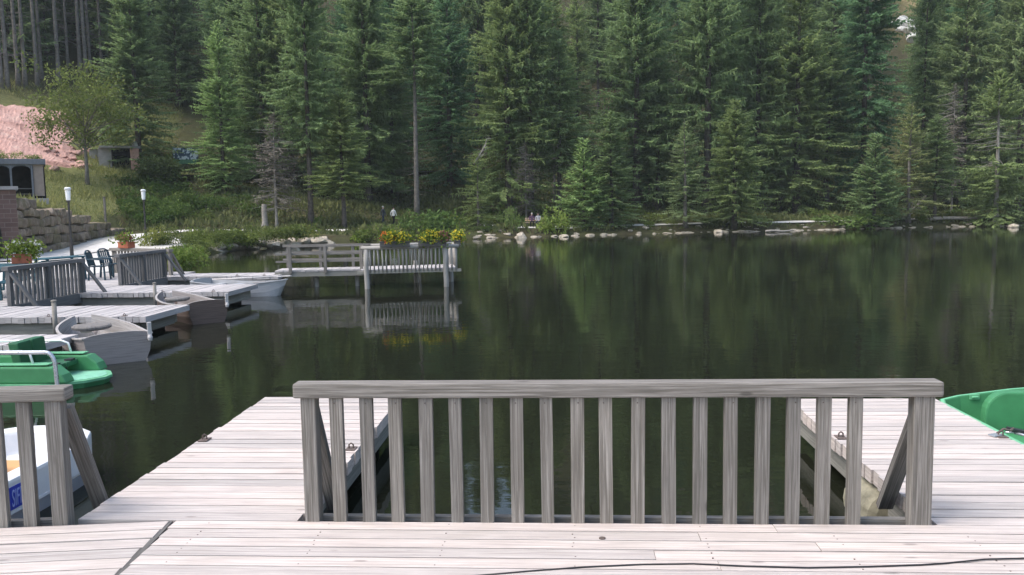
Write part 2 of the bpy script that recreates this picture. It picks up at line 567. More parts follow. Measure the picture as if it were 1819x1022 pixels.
# ------------------------------------------------------------------ terrain
SHORE = [(-13.6, 1.0), (-13.6, 28), (-15, 33), (-18.3, 39.6), (-21.3, 48.8), (-21.0, 54.5), (-20.1, 58.6), (-17.4, 58.6), (-14.9, 61),
         (-10.8, 63), (-7.7, 68.1), (-2.2, 69.8), (2.6, 71.9), (7.4, 73), (12.9, 75.8), (20, 75.8), (28.9, 79.3), (37.1, 80.8), (43, 80.5),
         (60, 78), (85, 62), (105, 30), (105, -30), (20, -30), (8, 1.0)]
SH = np.array(SHORE)
AZN = math.atan2(ray(866, 300).x, ray(866, 300).y)
PROF_S = [-40, -12, -2, 0, 1.0, 9, 12, 27, 33, 60, 120, 220, 320, 500]
PROF_Z = [-4, -3, -1.2, -.5, .16, .58, 1.2, 5.3, 6.7, 20.5, 56, 118, 150, 190]
WA, WB = np.array((-27.0, 40.5)), np.array((-33.2, 61.5))      # the foot of the stone retaining wall


def sdist(x, y):
    """signed distance to the shoreline, positive on land"""
    x = np.asarray(x, float); y = np.asarray(y, float)
    best = np.full(x.shape, 1e9); ins = np.zeros(x.shape, bool)
    n = len(SH)
    for i in range(n):
        ax, ay = SH[i]; bx, by = SH[(i+1) % n]
        dx, dy = bx-ax, by-ay
        t = np.clip(((x-ax)*dx+(y-ay)*dy)/(dx*dx+dy*dy), 0, 1)
        best = np.minimum(best, np.hypot(x-ax-t*dx, y-ay-t*dy))
        c = (ay > y) != (by > y)
        with np.errstate(divide='ignore', invalid='ignore'):
            xi = ax + (y-ay)*dx/(dy if dy != 0 else 1e-9)
        ins ^= c & (x < xi)
    return np.where(ins, -best, best)


def smooth(t):
    t = np.clip(t, 0, 1); return t*t*(3-2*t)


def nz(x, y, f, seed=0):
    """cheap smooth noise"""
    return (np.sin(x*f+seed*1.7+1.3*np.sin(y*f*.7+seed)) + np.sin(y*f*1.13+seed*2.3+1.1*np.sin(x*f*.83-seed)))/2


def wallcoord(x, y):
    d = WB-WA; L = np.hypot(*d); d = d/L; nrm = np.array((-d[1], d[0]))
    t = ((x-WA[0])*d[0]+(y-WA[1])*d[1])/L
    wv = (x-WA[0])*nrm[0]+(y-WA[1])*nrm[1]
    return t, wv


def wall_top(t):
    return np.interp(t, [-.3, 0, .35, .7, 1.0, 1.1], [2.85, 2.8, 2.45, 1.6, .85, .6])


def height(x, y):
    x = np.asarray(x, float); y = np.asarray(y, float)
    s = sdist(x, y)
    z = np.interp(s, PROF_S, PROF_Z)
    z = z + smooth((s-12)/20)*(.55*nz(x, y, .16, 1)+.28*nz(x, y, .41, 2)) + smooth((s-40)/40)*1.6*nz(x, y, .06, 3)
    z = z + smooth((s-1)/2)*.05*nz(x, y, .9, 4)
    # promenade below the stone wall is level
    t, wv = wallcoord(x, y)
    prom = .55*smooth((y-40)/20.)
    zone = (x < -13) & (wv < .75) & (y < 66) & (s > .2)
    zp = np.minimum(z, prom*np.clip(s/1.2, 0, 1) + -.02)
    z = np.where(zone, zp*(1-smooth((y-60)/6)) + z*smooth((y-60)/6), z)
    bank = (wv >= .75) & (t > -1.2) & (t < 1.1) & (x < -20)
    zb = wall_top(t) + .09*wv - .15*np.exp(-((wv-.8)**2)/.3)
    z = np.where(bank, np.maximum(z, zb), z)
    az = np.arctan2(x, y)
    z = z - 62*smooth((s-95)/75)*np.exp(-((az-AZN)/.036)**2)
    near = (y < 31) & (x > -17.2)
    z = np.where(near & (s > -6), np.minimum(z, -.34), z)
    z = np.where((y < 4) & (s > 0), np.minimum(z, -.34), z)
    return z


def gh(x, y):
    return float(height(np.array([x]), np.array([y]))[0])


_TT = np.concatenate([np.arange(30, 140, .25), np.arange(140, 420, 1.0)])


def hit(x, y):
    """the point of the ground seen at photo pixel (x, y)"""
    d = ray(x, y); h = math.hypot(d.x, d.y)
    X = d.x/h*_TT; Y = d.y/h*_TT; Z = EYE + d.z/h*_TT
    g = height(X, Y)
    below = np.nonzero((Z <= g) & (g > WATER+.1))[0]
    i = below[0] if len(below) else len(_TT)-1
    return Vector((X[i], Y[i], g[i]))


def lines(spec):
    out = []
    for a_, b_, st in spec:
        out += list(np.arange(a_, b_, st))
    return np.array(out+[spec[-1][1]])


gx = lines([(-420, -120, 25), (-120, -75, 5), (-75, -40, 1.0), (-40, -15, .5), (-15, 60, 1.0), (60, 120, 5), (120, 420, 25)])
gy = lines([(-60, 20, 8), (20, 34, 1.0), (34, 66, .5), (66, 125, 1.0), (125, 220, 4), (220, 560, 20)])
GX, GY = np.meshgrid(gx, gy)
GZ = height(GX, GY)
nx, ny = len(gx), len(gy)
gv = np.stack([GX.ravel(), GY.ravel(), GZ.ravel()], 1)
ii = (np.arange(ny-1)[:, None]*nx + np.arange(nx-1)[None]).ravel()
gf = np.stack([ii, ii+1, ii+nx+1, ii+nx], 1)
gme = bpy.data.meshes.new('ground')
gme.from_pydata(gv.tolist(), [], gf.tolist())
gs = sdist(gv[:, 0], gv[:, 1]); gt, gw = wallcoord(gv[:, 0], gv[:, 1])
azi = np.arctan2(gv[:, 0], gv[:, 1])
AZ = lambda px: math.atan2(ray(px, 300).x, ray(px, 300).y)
mead = smooth((gw-0)/2)*smooth((-24-gv[:, 0])/8)*smooth((53-gs)/8)*smooth((AZ(430)-azi)/.05)
mead = np.maximum(mead, .3*smooth((9-gs)/4)*smooth((gs-1)/1.5))
grav = smooth((.3-gw)/.6)*smooth((-16.5-gv[:, 0])/1.0)*smooth((58-gv[:, 1])/6)*(gs > .3)
tan = smooth((azi-AZ(1585))/.02)*smooth((AZ(1680)-azi)/.02)*smooth((gs-76)/10)
zc = gme.color_attributes.new('zone', 'FLOAT_COLOR', 'POINT')
zc.data.foreach_set('color', np.stack([mead, grav, tan, np.ones_like(tan)], 1).ravel())
gme.materials.append(M['ground']); gme.polygons.foreach_set('use_smooth', [True]*len(gme.polygons)); gme.update()
tag(link('ground', gme), kind='structure')

wb = MB()
wb.v = [Vector(p) for p in ((-60, -60, WATER), (160, -60, WATER), (160, 110, WATER), (-60, 110, WATER))]
wb.quad([0, 1, 2, 3], [(0, 0)]*4, .5)
tag(wb.build('lake_water', M['water']), kind='structure')


def strip(name, pts, width, mat, lift=.05, sub=8, zsmooth=False):
    P = [Vector((p[0], p[1], 0)) for p in pts]
    q = []
    for i in range(len(P)-1):
        p0, p1, p2, p3 = P[max(i-1, 0)], P[i], P[i+1], P[min(i+2, len(P)-1)]
        for k in range(sub):
            t = k/sub
            q.append(.5*((2*p1)+(p2-p0)*t+(2*p0-5*p1+4*p2-p3)*t*t+(3*p1-p0-3*p2+p3)*t**3))
    q.append(P[-1])
    b = MB(); nw = 5
    for i, c in enumerate(q):
        d = (q[min(i+1, len(q)-1)]-q[max(i-1, 0)]).normalized(); nn = Vector((-d.y, d.x, 0))
        wd = width*(1+.12*math.sin(i*.7))
        zc_ = max(gh(c.x+nn.x*o*wd, c.y+nn.y*o*wd) for o in (-.5, -.25, 0, .25, .5)) if zsmooth else None
        for k in range(nw):
            o = (k/(nw-1)-.5)*wd; x, y = c.x+nn.x*o, c.y+nn.y*o
            b.v.append(Vector((x, y, (zc_ if zsmooth else gh(x, y))+lift)))
    for i in range(len(q)-1):
        for k in range(nw-1):
            j = i*nw+k
            b.quad([j, j+1, j+nw+1, j+nw][::-1], [(0, 0)]*4, .5, 0, True)
    return tag(b.build(name, mat), kind='structure')


strip('gravel_path', [(-24.5, 36), (-25.5, 44), (-28, 52), (-29.5, 58.5), (-28, 63), (-24, 64.2), (-20, 64.2), (-17, 66.0), (-14.3, 69.2), (-12, 72.2), (-9, 74.2),
                      (-5.5, 73.2), (-2.0, 71.9), (2.6, 74.0), (7.4, 75.2), (13, 78), (20, 78), (29, 81.6), (37, 83), (46, 83)], 1.7, M['gravel'], .06)
road_pts = [hit(px, py) for px, py in ((300, 322), (350, 320), (450, 318), (600, 316), (740, 313), (860, 310))]
strip('hillside_road', [(p.x, p.y) for p in road_pts], 3.2, M['road'], .10, 8, True)
# pale pavement of the lakeside terrace
tb = MB(); tb.prism([(-16.2, 12), (-16.2, 29), (-17.0, 33), (-20.2, 39.6), (-23.2, 48.0), (-29.5, 50.5), (-27.4, 40.9), (-34, 38), (-34, 12)], -.25, .012)
tag(tb.build('terrace_pavement', M['gravel']), kind='structure')


# ------------------------------------------------------------------ trees
def kites(P, Dv, L, W, rng, flat=.5):
    """leaf sprays: base points P, unit directions Dv, lengths L, widths W -> 4 vertices each"""
    n = len(P)
    rv = rng.normal(size=(n, 3)); up = np.tile((0, 0, 1.0), (n, 1))
    ref = np.where(rng.random((n, 1)) < flat, up, rv)
    sv = np.cross(Dv, ref); sv /= np.linalg.norm(sv, axis=1, keepdims=True)+1e-6
    L = L[:, None]; W = W[:, None]
    mid = P+Dv*L*.42
    return np.stack([P, mid+sv*W*.5, P+Dv*L, mid-sv*W*.5], 1)


def spruce_mesh(seed, h=25, cb=.06, R=3.0, step=.40, nb=8, pend=.5, keep=.92, tw=1.0, power=.8, rag=.35, bare=None, dead=0.0, tipup=.15, tl=1.0):
    rng = np.random.default_rng(seed)
    BP, BU, BL, BD, BT = [], [], [], [], []
    z = cb*h
    while z < h*.99:
        t = (z-cb*h)/(h-cb*h)
        prof = (1-t)**power*min(1, (t+.10)/.2)**.5
        lump = 1+.18*math.sin(z*.9+seed)+.12*math.sin(z*2.3+seed*2)
        L0 = R*prof*lump+.10
        kp = keep*(bare(t) if bare else 1)
        for i in range(int(nb*1.75)):
            if rng.random() > kp: continue
            L = L0*(1+rag*rng.normal()*.8); L = max(.12, min(L, L0*1.55))
            phi = rng.random()*2*PI
            e0 = -.28+1.0*t**1.4+rng.normal()*.10
            n = max(2, int(L/.165))
            u = (np.arange(n)+rng.random(n))/n
            u = u[u > .10+.25*(1-t)]
            if not len(u): continue
            r = u*L
            zz = z + e0*r - .16*r*u + tipup*L*u**4 + rng.normal()*.1
            swp = phi+.10*np.sin(u*3+rng.random()*6)
            BP.append(np.stack([r*np.cos(swp), r*np.sin(swp), zz], 1)); BU.append(u)
            BL.append(np.full(len(u), L)); BD.append(np.tile((math.cos(phi), math.sin(phi), e0*.6), (len(u), 1)))
            BT.append(np.full(len(u), rng.random()))
        z += step*(.6+.8*rng.random())*(1-.45*t)
    P = np.concatenate(BP); U = np.concatenate(BU); LL = np.concatenate(BL); O = np.concatenate(BD); T = np.concatenate(BT)
    O /= np.linalg.norm(O, axis=1, keepdims=True)
    side = np.stack([-O[:, 1], O[:, 0], np.zeros(len(O))], 1)
    out, tone = [], []
    n = len(P)
    for sg in (-1, 1):
        d = O*(.75+.3*rng.random((n, 1))) + sg*side*(.75+.4*rng.random((n, 1))) + np.array((0, 0, -1))*(.15+.45*rng.random((n, 1)))
        d /= np.linalg.norm(d, axis=1, keepdims=True)
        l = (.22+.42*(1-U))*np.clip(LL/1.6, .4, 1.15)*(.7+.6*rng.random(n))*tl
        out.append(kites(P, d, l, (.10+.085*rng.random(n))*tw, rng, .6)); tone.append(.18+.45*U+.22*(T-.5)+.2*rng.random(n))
    k = rng.random(n) < .3+pend
    d = np.stack([rng.normal(size=n)*.22, rng.normal(size=n)*.22, -np.ones(n)], 1)+O*.18
    d /= np.linalg.norm(d, axis=1, keepdims=True)
    l = (.22+.42*pend*rng.random(n))*np.clip(LL/1.6, .4, 1.2)*tl
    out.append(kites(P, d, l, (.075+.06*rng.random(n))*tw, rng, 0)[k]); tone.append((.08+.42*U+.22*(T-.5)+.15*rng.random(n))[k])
    # tips
    k = U > .6
    d = O+np.array((0, 0, 1))*(.0+.25*rng.random((n, 1))); d /= np.linalg.norm(d, axis=1, keepdims=True)
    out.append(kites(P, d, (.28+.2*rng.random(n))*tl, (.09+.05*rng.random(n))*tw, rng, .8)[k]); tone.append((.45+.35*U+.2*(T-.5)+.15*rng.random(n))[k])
    V = np.concatenate(out).reshape(-1, 3); tone = np.clip(np.concatenate(tone), 0, 1)
    return V, tone


def trunk_mb(seed, h, r0, lean=.006, stubs=None, nseg=16, n=8):
    rnd = random.Random(seed); b = MB()
    ph = rnd.random()*6
    pt = lambda t: Vector((lean*h*math.sin(t*3+ph)*t, lean*h*math.cos(t*2.3+ph)*t, h*t))
    rad = lambda t: r0*(1-t)**.85*(1+.55*math.exp(-t*h/.5)) + .012
    b.tube([pt(i/nseg)-Vector((0, 0, .5 if i == 0 else 0)) for i in range(nseg+1)], [rad(i/nseg) for i in range(nseg+1)], n)
    if stubs:
        z0, z1, num, ln = stubs
        for i in range(num):
            t = rnd.uniform(z0, z1); p = pt(t); phi = rnd.uniform(0, 2*PI); L = ln*rnd.uniform(.3, 1.2)
            o = Vector((math.cos(phi), math.sin(phi), 0))
            pts = [p, p+o*L*.5+Vector((0, 0, -.10*L)), p+o*L+Vector((0, 0, rnd.uniform(-.35, .0)*L))]
            b.tube(pts, [.032, .022, .010], 4, False)
    return b


TREES = {}


def proto(key, h, r0, crown, trunkmat, crownmat, stubs=None, lean=.006, name='spruce_tree'):
    V, tone = crown
    cm = fast_mesh('crown', V, 4, tone, crownmat)
    tm = trunk_mb(len(TREES)*7+3, h, r0, lean, stubs).mesh('trunk', trunkmat)
    TREES.setdefault(key, []).append((h, tm, cm, name))


for sd_ in (1, 2, 3):
    proto('full', 25, .26, spruce_mesh(sd_, 25, .05, 3.1, .40, 8, .45, .9), M['bark'], M['spruce'], (.03, .4, 20, 1.2))
for sd_ in (11, 12, 13):
    proto('weep', 28, .30, spruce_mesh(sd_, 28, .09, 3.5, .44, 8, 1.0, .86, 1.0, .7, .4), M['bark'], M['spruce'], (.02, .2, 20, 1.6))
for sd_ in (21, 22, 23):
    proto('high', 28, .27, spruce_mesh(sd_, 28, .26, 3.0, .40, 8, .6, .88, 1.0, .72, .4), M['bark'], M['spruce'], (.06, .32, 46, 1.5))
for sd_ in (31, 32):
    proto('pale', 20, .2, spruce_mesh(sd_, 20, .10, 2.5, .52, 7, .7, .72, .8, .8, .5), M['barkpale'], M['spruce'], (.05, .75, 60, 1.5))
for sd_ in (41, 42, 43):
    proto('pole', 30, .20, spruce_mesh(sd_, 30, .62, 2.5, .42, 8, .6, .85, 1.0, .7, .4), M['barkpale'], M['spruce'], (.10, .62, 70, 1.3), .004)
proto('dead', 13, .15, spruce_mesh(51, 13, .22, 2.5, .42, 7, .35, .75, .55, .8, .4, tl=1.1), M['deadwood'], M['deadtwig'], (.15, .95, 120, 2.2))
for sd_ in (61, 62):
    proto('young', 9, .11, spruce_mesh(sd_, 9, .04, 1.9, .27, 8, .4, .93, .9, .85, .3, tipup=.25), M['bark'], M['spruce'], (.03, .3, 10, .8))
proto('gap', 17, .2, spruce_mesh(71, 17, .05, 2.9, .40, 8, .6, .9, 1.0, .75, .4, bare=lambda t: .10 if .38 < t < .68 else 1), M['deadwood'], M['spruce'], (.35, .72, 60, 2.2))
for sd_ in (81, 82):
    proto('fir', 27, .28, spruce_mesh(sd_, 27, .08, 3.3, .46, 9, .25, .92, 1.25, .65, .3, tipup=.05), M['bark'], M['spruce'], (.03, .25, 16, 1.2))

rt = random.Random(5)
TREE_XY = []


def tree(key, pos, h, label, color=(1, 1, 1), wid=1.0, group=None, vi=None, cat='spruce'):
    lst = TREES[key]; H0, tm, cm, nm = lst[vi % len(lst)] if vi is not None else rt.choice(lst)
    r = thing(nm, label, cat, pos, rt.uniform(0, 6.28), group)
    s = h/H0; r.scale = (s*wid, s*wid, s)
    col = (*color, 1)
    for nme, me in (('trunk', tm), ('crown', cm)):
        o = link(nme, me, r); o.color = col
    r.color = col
    TREE_XY.append((pos[0], pos[1]))
    return r


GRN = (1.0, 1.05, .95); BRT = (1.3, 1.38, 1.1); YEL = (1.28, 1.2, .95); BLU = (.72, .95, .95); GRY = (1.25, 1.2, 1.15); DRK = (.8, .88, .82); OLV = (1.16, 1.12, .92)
# key, photo x, base y, top y, half width in photo pixels (0 = as grown), colour, label
FRONT = [
 ('full', 248, 296, -60, 64, GRN, 'tall narrow spruce growing right of the open shed on the bank'),
 ('full', 399, 344, 40, 47, BRT, 'bright green bushy spruce right of the blue and green billboard'),
 ('full', 440, 300, -40, 62, GRN, 'mid green spruce rising behind the bright green bushy spruce'),
 ('weep', 520, 330, -100, 66, OLV, 'olive drooping spruce between the grey dying spruce and the high crowned bare trunk'),
 ('full', 585, 345, 30, 56, GRN, 'green spruce standing behind the yellowish shore spruce on its left'),
 ('full', 700, 350, 60, 56, GRN, 'green spruce filling the space left of the tall bare trunk'),
 ('full', 470, 325, -90, 66, GRN, 'tall mid green spruce behind the grey dying spruce'),
 ('dead', 492, 404, 200, 44, (1, 1, 1), 'small grey dying spruce with bare twigs beside the stump'),
 ('high', 553, 403, -170, 54, GRN, 'tall spruce with a pale lower trunk between dying spruce and yellowish shore spruce'),
 ('high', 612, 406, 160, 78, YEL, 'yellowish green spruce on the shore behind the footbridge'),
 ('weep', 655, 362, -110, 74, GRN, 'dark spruce with long drooping branches behind the yellowish shore spruce'),
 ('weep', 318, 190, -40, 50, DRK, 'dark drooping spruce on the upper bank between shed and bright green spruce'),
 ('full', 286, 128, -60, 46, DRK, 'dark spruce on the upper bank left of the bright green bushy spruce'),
 ('dead', 935, 398, 250, 26, (1, 1, 1), 'grey dead spruce top showing among green boughs just left of the bench'),
 ('dead', 1690, 380, 150, 30, (1, 1, 1), 'grey dead spruce between the tall grey green spruces near the right edge'),
 ('pole', 741, 388, -10, 62, GRN, 'tall spruce with a long bare trunk right of the two walkers'),
 ('full', 800, 335, -70, 62, BLU, 'bluish green spruce just right of the long bare trunk'),
 ('pale', 850, 406, 270, 46, YEL, 'small ragged pale spruce leaning at the shore left of the bench'),
 ('weep', 905, 392, -70, 76, OLV, 'big drooping spruce towering over the lakeside bench'),
 ('high', 944, 393, -120, 60, GRN, 'tall spruce whose grey trunk stands right behind the bench'),
 ('high', 994, 393, 60, 52, GRN, 'spruce with a visible trunk a few steps right of the bench'),
 ('young', 1037, 403, 246, 46, BRT, 'young bright spruce on the shore right of the bench'),
 ('full', 1086, 402, 200, 52, GRN, 'slim mid height spruce between the young bright spruce and the broad pale spruce'),
 ('weep', 1130, 372, -110, 82, GRN, 'large drooping dark spruce in the middle of the far shore'),
 ('high', 1168, 376, 120, 52, DRK, 'dark spruce with a thick bare lower trunk left of the broad pale spruce'),
 ('pale', 1217, 404, 215, 62, GRY, 'broad pale spruce with drooping tiers near the waterline'),
 ('weep', 1255, 378, -160, 84, GRN, 'towering spruce rising behind the broad pale spruce'),
 ('weep', 1304, 404, 178, 62, OLV, 'light olive pointed spruce standing close to the water'),
 ('weep', 1345, 372, -110, 74, GRN, 'tall green spruce rising right of the light olive pointed spruce'),
 ('high', 1386, 374, 250, 46, GRN, 'short spruce with bare trunk above the tangle of dry branches'),
 ('full', 1415, 380, -80, 74, OLV, 'tall olive spruce above the short spruce with bare trunk'),
 ('high', 1467, 372, 60, 66, GRN, 'spruce with a clear straight trunk over the dark hollow'),
 ('fir', 1532, 372, -190, 66, BLU, 'dark blue green fir, the bluest tree of the far shore'),
 ('young', 1552, 401, 238, 50, GRN, 'fresh green spruce with thin double trunk in front of the blue green fir'),
 ('pale', 1613, 394, 184, 46, (1.55, 1.3, 1.15), 'thin grizzled spruce above the bleached fallen branches'),
 ('high', 1660, 391, 205, 52, GRN, 'spruce with a slim straight trunk beside the long pale log'),
 ('high', 1636, 352, -110, 34, DRK, 'narrow dark spruce before the pale rocks high on the slope'),
 ('full', 1706, 372, -130, 66, GRY, 'tall grey green spruce left of the spruce with a bare middle'),
 ('gap', 1768, 402, 126, 62, OLV, 'olive spruce whose grey trunk shows bare in the middle of its crown'),
 ('weep', 1806, 378, -150, 70, GRY, 'tall greyish spruce at the right edge of the far shore'),
]
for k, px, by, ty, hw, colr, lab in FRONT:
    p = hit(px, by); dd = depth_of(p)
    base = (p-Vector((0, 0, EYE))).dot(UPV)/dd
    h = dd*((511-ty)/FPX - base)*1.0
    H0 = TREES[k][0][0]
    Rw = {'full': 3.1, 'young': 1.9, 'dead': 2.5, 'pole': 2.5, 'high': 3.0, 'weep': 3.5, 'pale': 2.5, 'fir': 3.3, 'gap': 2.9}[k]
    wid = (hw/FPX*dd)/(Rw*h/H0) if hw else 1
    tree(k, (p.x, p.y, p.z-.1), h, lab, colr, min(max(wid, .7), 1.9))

# bare trunks at the upper left
POLES = [(3, 157), (14, 158), (33, 155), (45, 153), (67, 152), (74, 140), (105, 148), (121, 120), (143, 130), (153, 132), (161, 128), (181, 120), (320, 132), (300, 112)]
for i, (px, by) in enumerate(POLES):
    p = hit(px, by)
    tree('pole', (p.x, p.y, p.z-.2), rt.uniform(27, 33), 'bare pale spruce trunk at the forest edge above the pink rock face', rt.choice((GRN, DRK)), rt.uniform(.9, 1.15),
         'bare trunks at the upper left forest edge')

# the forest behind, tree by tree
WEDGE = (AZ(1590), AZ(1672)); NOTCH = (AZ(832), AZ(902))
tries = 0; nback = 0
for i in range(400):
    # the dark stand behind the bare trunks at the upper left
    az = rt.uniform(AZ(-60), AZ(345)); D = rt.uniform(115, 185); x, y = D*math.sin(az), D*math.cos(az)
    if any((x-a_)**2+(y-b_)**2 < 2.7**2 for a_, b_ in TREE_XY): continue
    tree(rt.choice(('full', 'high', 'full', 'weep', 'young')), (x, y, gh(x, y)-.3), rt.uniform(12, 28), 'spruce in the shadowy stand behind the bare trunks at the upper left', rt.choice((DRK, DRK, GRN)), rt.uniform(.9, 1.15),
         'spruces behind the bare trunks')
    nback += 1
    if nback > 80: break
while nback < 258 and tries < 30000:
    tries += 1
    az = rt.uniform(AZ(-120), AZ(1960)); D = 66+rt.random()**.9*195
    x, y = D*math.sin(az), D*math.cos(az)
    s = float(sdist(np.array([x]), np.array([y]))[0])
    if s < 15 or s > 200: continue
    leftside = az < AZ(350)
    if leftside and s < 68: continue
    if az < AZ(860) and s < 26: continue
    if AZ(350) <= az < AZ(540) and s < 31: continue
    if WEDGE[0] < az < WEDGE[1] and s > 62: continue
    if NOTCH[0]-.012 < az < NOTCH[1]+.012 and s > 95: continue
    md = 4.4 if s < 60 else (5.6 if s < 110 else 7.5)
    if any((x-a_)**2+(y-b_)**2 < md*md for a_, b_ in TREE_XY): continue
    k = rt.choice(('full', 'weep', 'high', 'full', 'fir', 'pole')) if not leftside else rt.choice(('pole', 'pole', 'high', 'full'))
    g = rt.choice((GRN, GRN, DRK, BLU, OLV, GRN)); j = rt.uniform(.85, 1.15); g = tuple(c*j for c in g)
    tree(k, (x, y, gh(x, y)-.2), rt.uniform(22, 32), 'tall spruce standing in the dense forest on the slope behind the shore trees', g, rt.uniform(.9, 1.25),
         'spruces of the forest slope')
    nback += 1


# ---- broadleaf tree and shrubs
def leaf_clumps(seed, clumps, nper, size, squash=.8):
    rng = np.random.default_rng(seed); P, D, Tn = [], [], []
    for (cx, cy, cz, r) in clumps:
        n = int(nper*r*r)
        d = rng.normal(size=(n, 3)); d /= np.linalg.norm(d, axis=1, keepdims=True)
        rr = r*(.35+.65*rng.random((n, 1))**.6)
        p = np.array((cx, cy, cz))+d*rr*np.array((1, 1, squash))
        P.append(p); dd = d+rng.normal(size=(n, 3))*.7; dd[:, 2] -= .25; dd /= np.linalg.norm(dd, axis=1, keepdims=True); D.append(dd)
        Tn.append(np.clip(.25+.5*rng.random(n)+.3*(rng.random()-.5), 0, 1))
    P = np.concatenate(P); D = np.concatenate(D); Tn = np.concatenate(Tn)
    n = len(P); L = size*(.6+.8*rng.random(n))
    return kites(P, D, L, L*.55, rng, .3).reshape(-1, 3), Tn


def broadleaf(pos, h, R, label, color, sc=None, seed=3, leaf=.26, dens=75):
    rnd = random.Random(seed)
    r = thing('broadleaf_tree', label, 'tree', pos)
    b = MB(); ends = []
    b.tube([(0, 0, -.4), (.05, 0, h*.14), (0, .05, h*.30), (.05, 0, h*.5)], [.22, .15, .12, .08], 8)
    for i in range(26):
        z0 = h*rnd.uniform(.2, .5); phi = rnd.uniform(0, 6.28); L = R*rnd.uniform(.5, 1.05); rise = rnd.uniform(.15, .9)*h*.4
        o = Vector((math.cos(phi), math.sin(phi), 0))
        pts = [Vector((0, 0, z0)), Vector((0, 0, z0))+o*L*.35+Vector((0, 0, rise*.45)), Vector((0, 0, z0))+o*L*.75+Vector((0, 0, rise*.9)), Vector((0, 0, z0))+o*L+Vector((0, 0, rise))]
        b.tube(pts, [.055, .04, .025, .012], 5, False)
        ends += [pts[2], pts[3]]
        for k in range(3):
            q = pts[2].lerp(pts[3], rnd.random()); e2 = q+Vector((rnd.uniform(-1, 1), rnd.uniform(-1, 1), rnd.uniform(-.1, .8)))*R*.22
            b.tube([q, e2], [.018, .006], 4, False); ends.append(e2)
    b.build('trunk', M['barkpale'], r)
    cl = [(q.x, q.y, q.z, rnd.uniform(.4, .85)) for q in ends]
    cl += [(rnd.gauss(0, R*.40), rnd.gauss(0, R*.40), h*rnd.uniform(.36, .95), rnd.uniform(.5, 1.1)) for _ in range(70)]
    V, tn = leaf_clumps(seed, cl, dens, leaf)
    o = link('crown', fast_mesh('crown', V, 4, tn, M['leaf']), r); o.color = (*color, 1)
    return r


p = hit(155, 328); dd = depth_of(p)
broadleaf(p, dd*(328-120)/FPX, 96/FPX*dd, 'spreading olive green broadleaf tree with pale trunk in front of the pink rock face', (1.2, 1.14, .9))
p = hit(284, 338)
broadleaf(p, 2.7, 1.5, 'low dark green broadleaf tree on the bank behind the right hand lamp', (.62, .66, .6), seed=8)

SHR = []
for i in range(5):
    rnd = random.Random(100+i)
    cl = [(rnd.gauss(0, .42), rnd.gauss(0, .42), rnd.uniform(.15, .75), rnd.uniform(.25, .48)) for _ in range(11)]
    V, tn = leaf_clumps(200+i, cl, 420, .17 if i < 3 else .12)
    SHR.append(fast_mesh('shrub', V, 4, tn, M['leaf']))


def shrub(pos, r, h, label, color, group=None, vi=None, name='shrub', cat='shrub'):
    o = link(name, SHR[vi if vi is not None else rt.randrange(5)], None, pos, rt.uniform(0, 6.28)); o.scale = (r, r, h); o.color = (*color, 1)
    return tag(o, label, cat, group)


named_shrubs = [(985, 416, 38, 46, (1.5, 1.55, 1.0), 'light green rounded shrub on the waterside just right of the bench'),
                (913, 408, 22, 48, (1.2, 1.3, 1.1), 'upright green sapling shrub just left of the bench'),
                (790, 418, 62, 50, (.75, .95, .7), 'large dark green shrub on the shore behind the flower boxes'),
                (745, 424, 50, 52, (.7, .85, .65), 'dark bush at the shore behind the flower platform'),
                (690, 428, 46, 30, (.8, .9, .6), 'low dark bush in front of the two walkers'),
                (650, 430, 36, 24, (.95, 1.0, .65), 'low green bush behind the footbridge rail'),
                (633, 434, 17, 12, (1.9, 2.0, .9), 'tiny bright green plant at the waterline behind the footbridge'),
                (565, 404, 18, 22, (1.2, 1.35, 1.0), 'small round green bush at the foot of the tall spruce with a pale lower trunk'),
                (325, 480, 34, 46, (1.25, 1.5, .8), 'bright green bush on the bank behind the far end of the railings'),
                (1500, 404, 70, 30, (1.0, 1.15, .9), 'wide grey green thicket at the waterline under the clear trunk')]
for px, by, hw, hh, c, lab in named_shrubs:
    p = hit(px, by) if by < 470 else at(px, by, D=37)
    if by >= 470: p.z = -.3
    dd = depth_of(p); shrub((p.x, p.y, p.z-.1), hw/FPX*dd*.9, hh/FPX*dd, lab, c)
# the overgrown stone embankment of the cove
for i in range(30):
    px = 300+i*9+rt.uniform(-4, 4)
    t = (px-300)/290
    p = at(px, 451-18*t+rt.uniform(-2, 2), z=-.35)
    s = sdist(np.array([p.x]), np.array([p.y]))[0]
    q = p*1.0; q.z = 0
    nrm = Vector((-1, .25, 0))
    q += nrm*(.6+rt.random()*1.3)
    shrub((q.x, q.y, rt.uniform(-.2, .25)), rt.uniform(.6, 1.0), rt.uniform(.6, 1.15), 'creeper covered bush spilling over the stone embankment of the cove',
          rt.choice(((1.0, 1.0, .7), (1.35, 1.3, .85), (.8, .8, .6), (1.5, 1.25, .9))), 'plants on the cove embankment')
for i in range(26):
    f = rt.random(); k_ = f*3.999; j_ = int(k_); q0, q1 = SHORE[1+j_], SHORE[2+j_]; g_ = k_-j_
    x, y = q0[0]+(q1[0]-q0[0])*g_, q0[1]+(q1[1]-q0[1])*g_
    if y < 31: continue
    off = rt.uniform(-.1, 1.3)
    shrub((x-off, y+.2*off, rt.uniform(-.35, 0)), rt.uniform(.5, .85), rt.uniform(.45, .9), 'creeper covered bush spilling over the stone embankment of the cove',
          rt.choice(((1.0, 1.0, .7), (1.35, 1.3, .85), (.8, .8, .6), (1.2, 1.3, .8))), 'plants on the cove embankment')
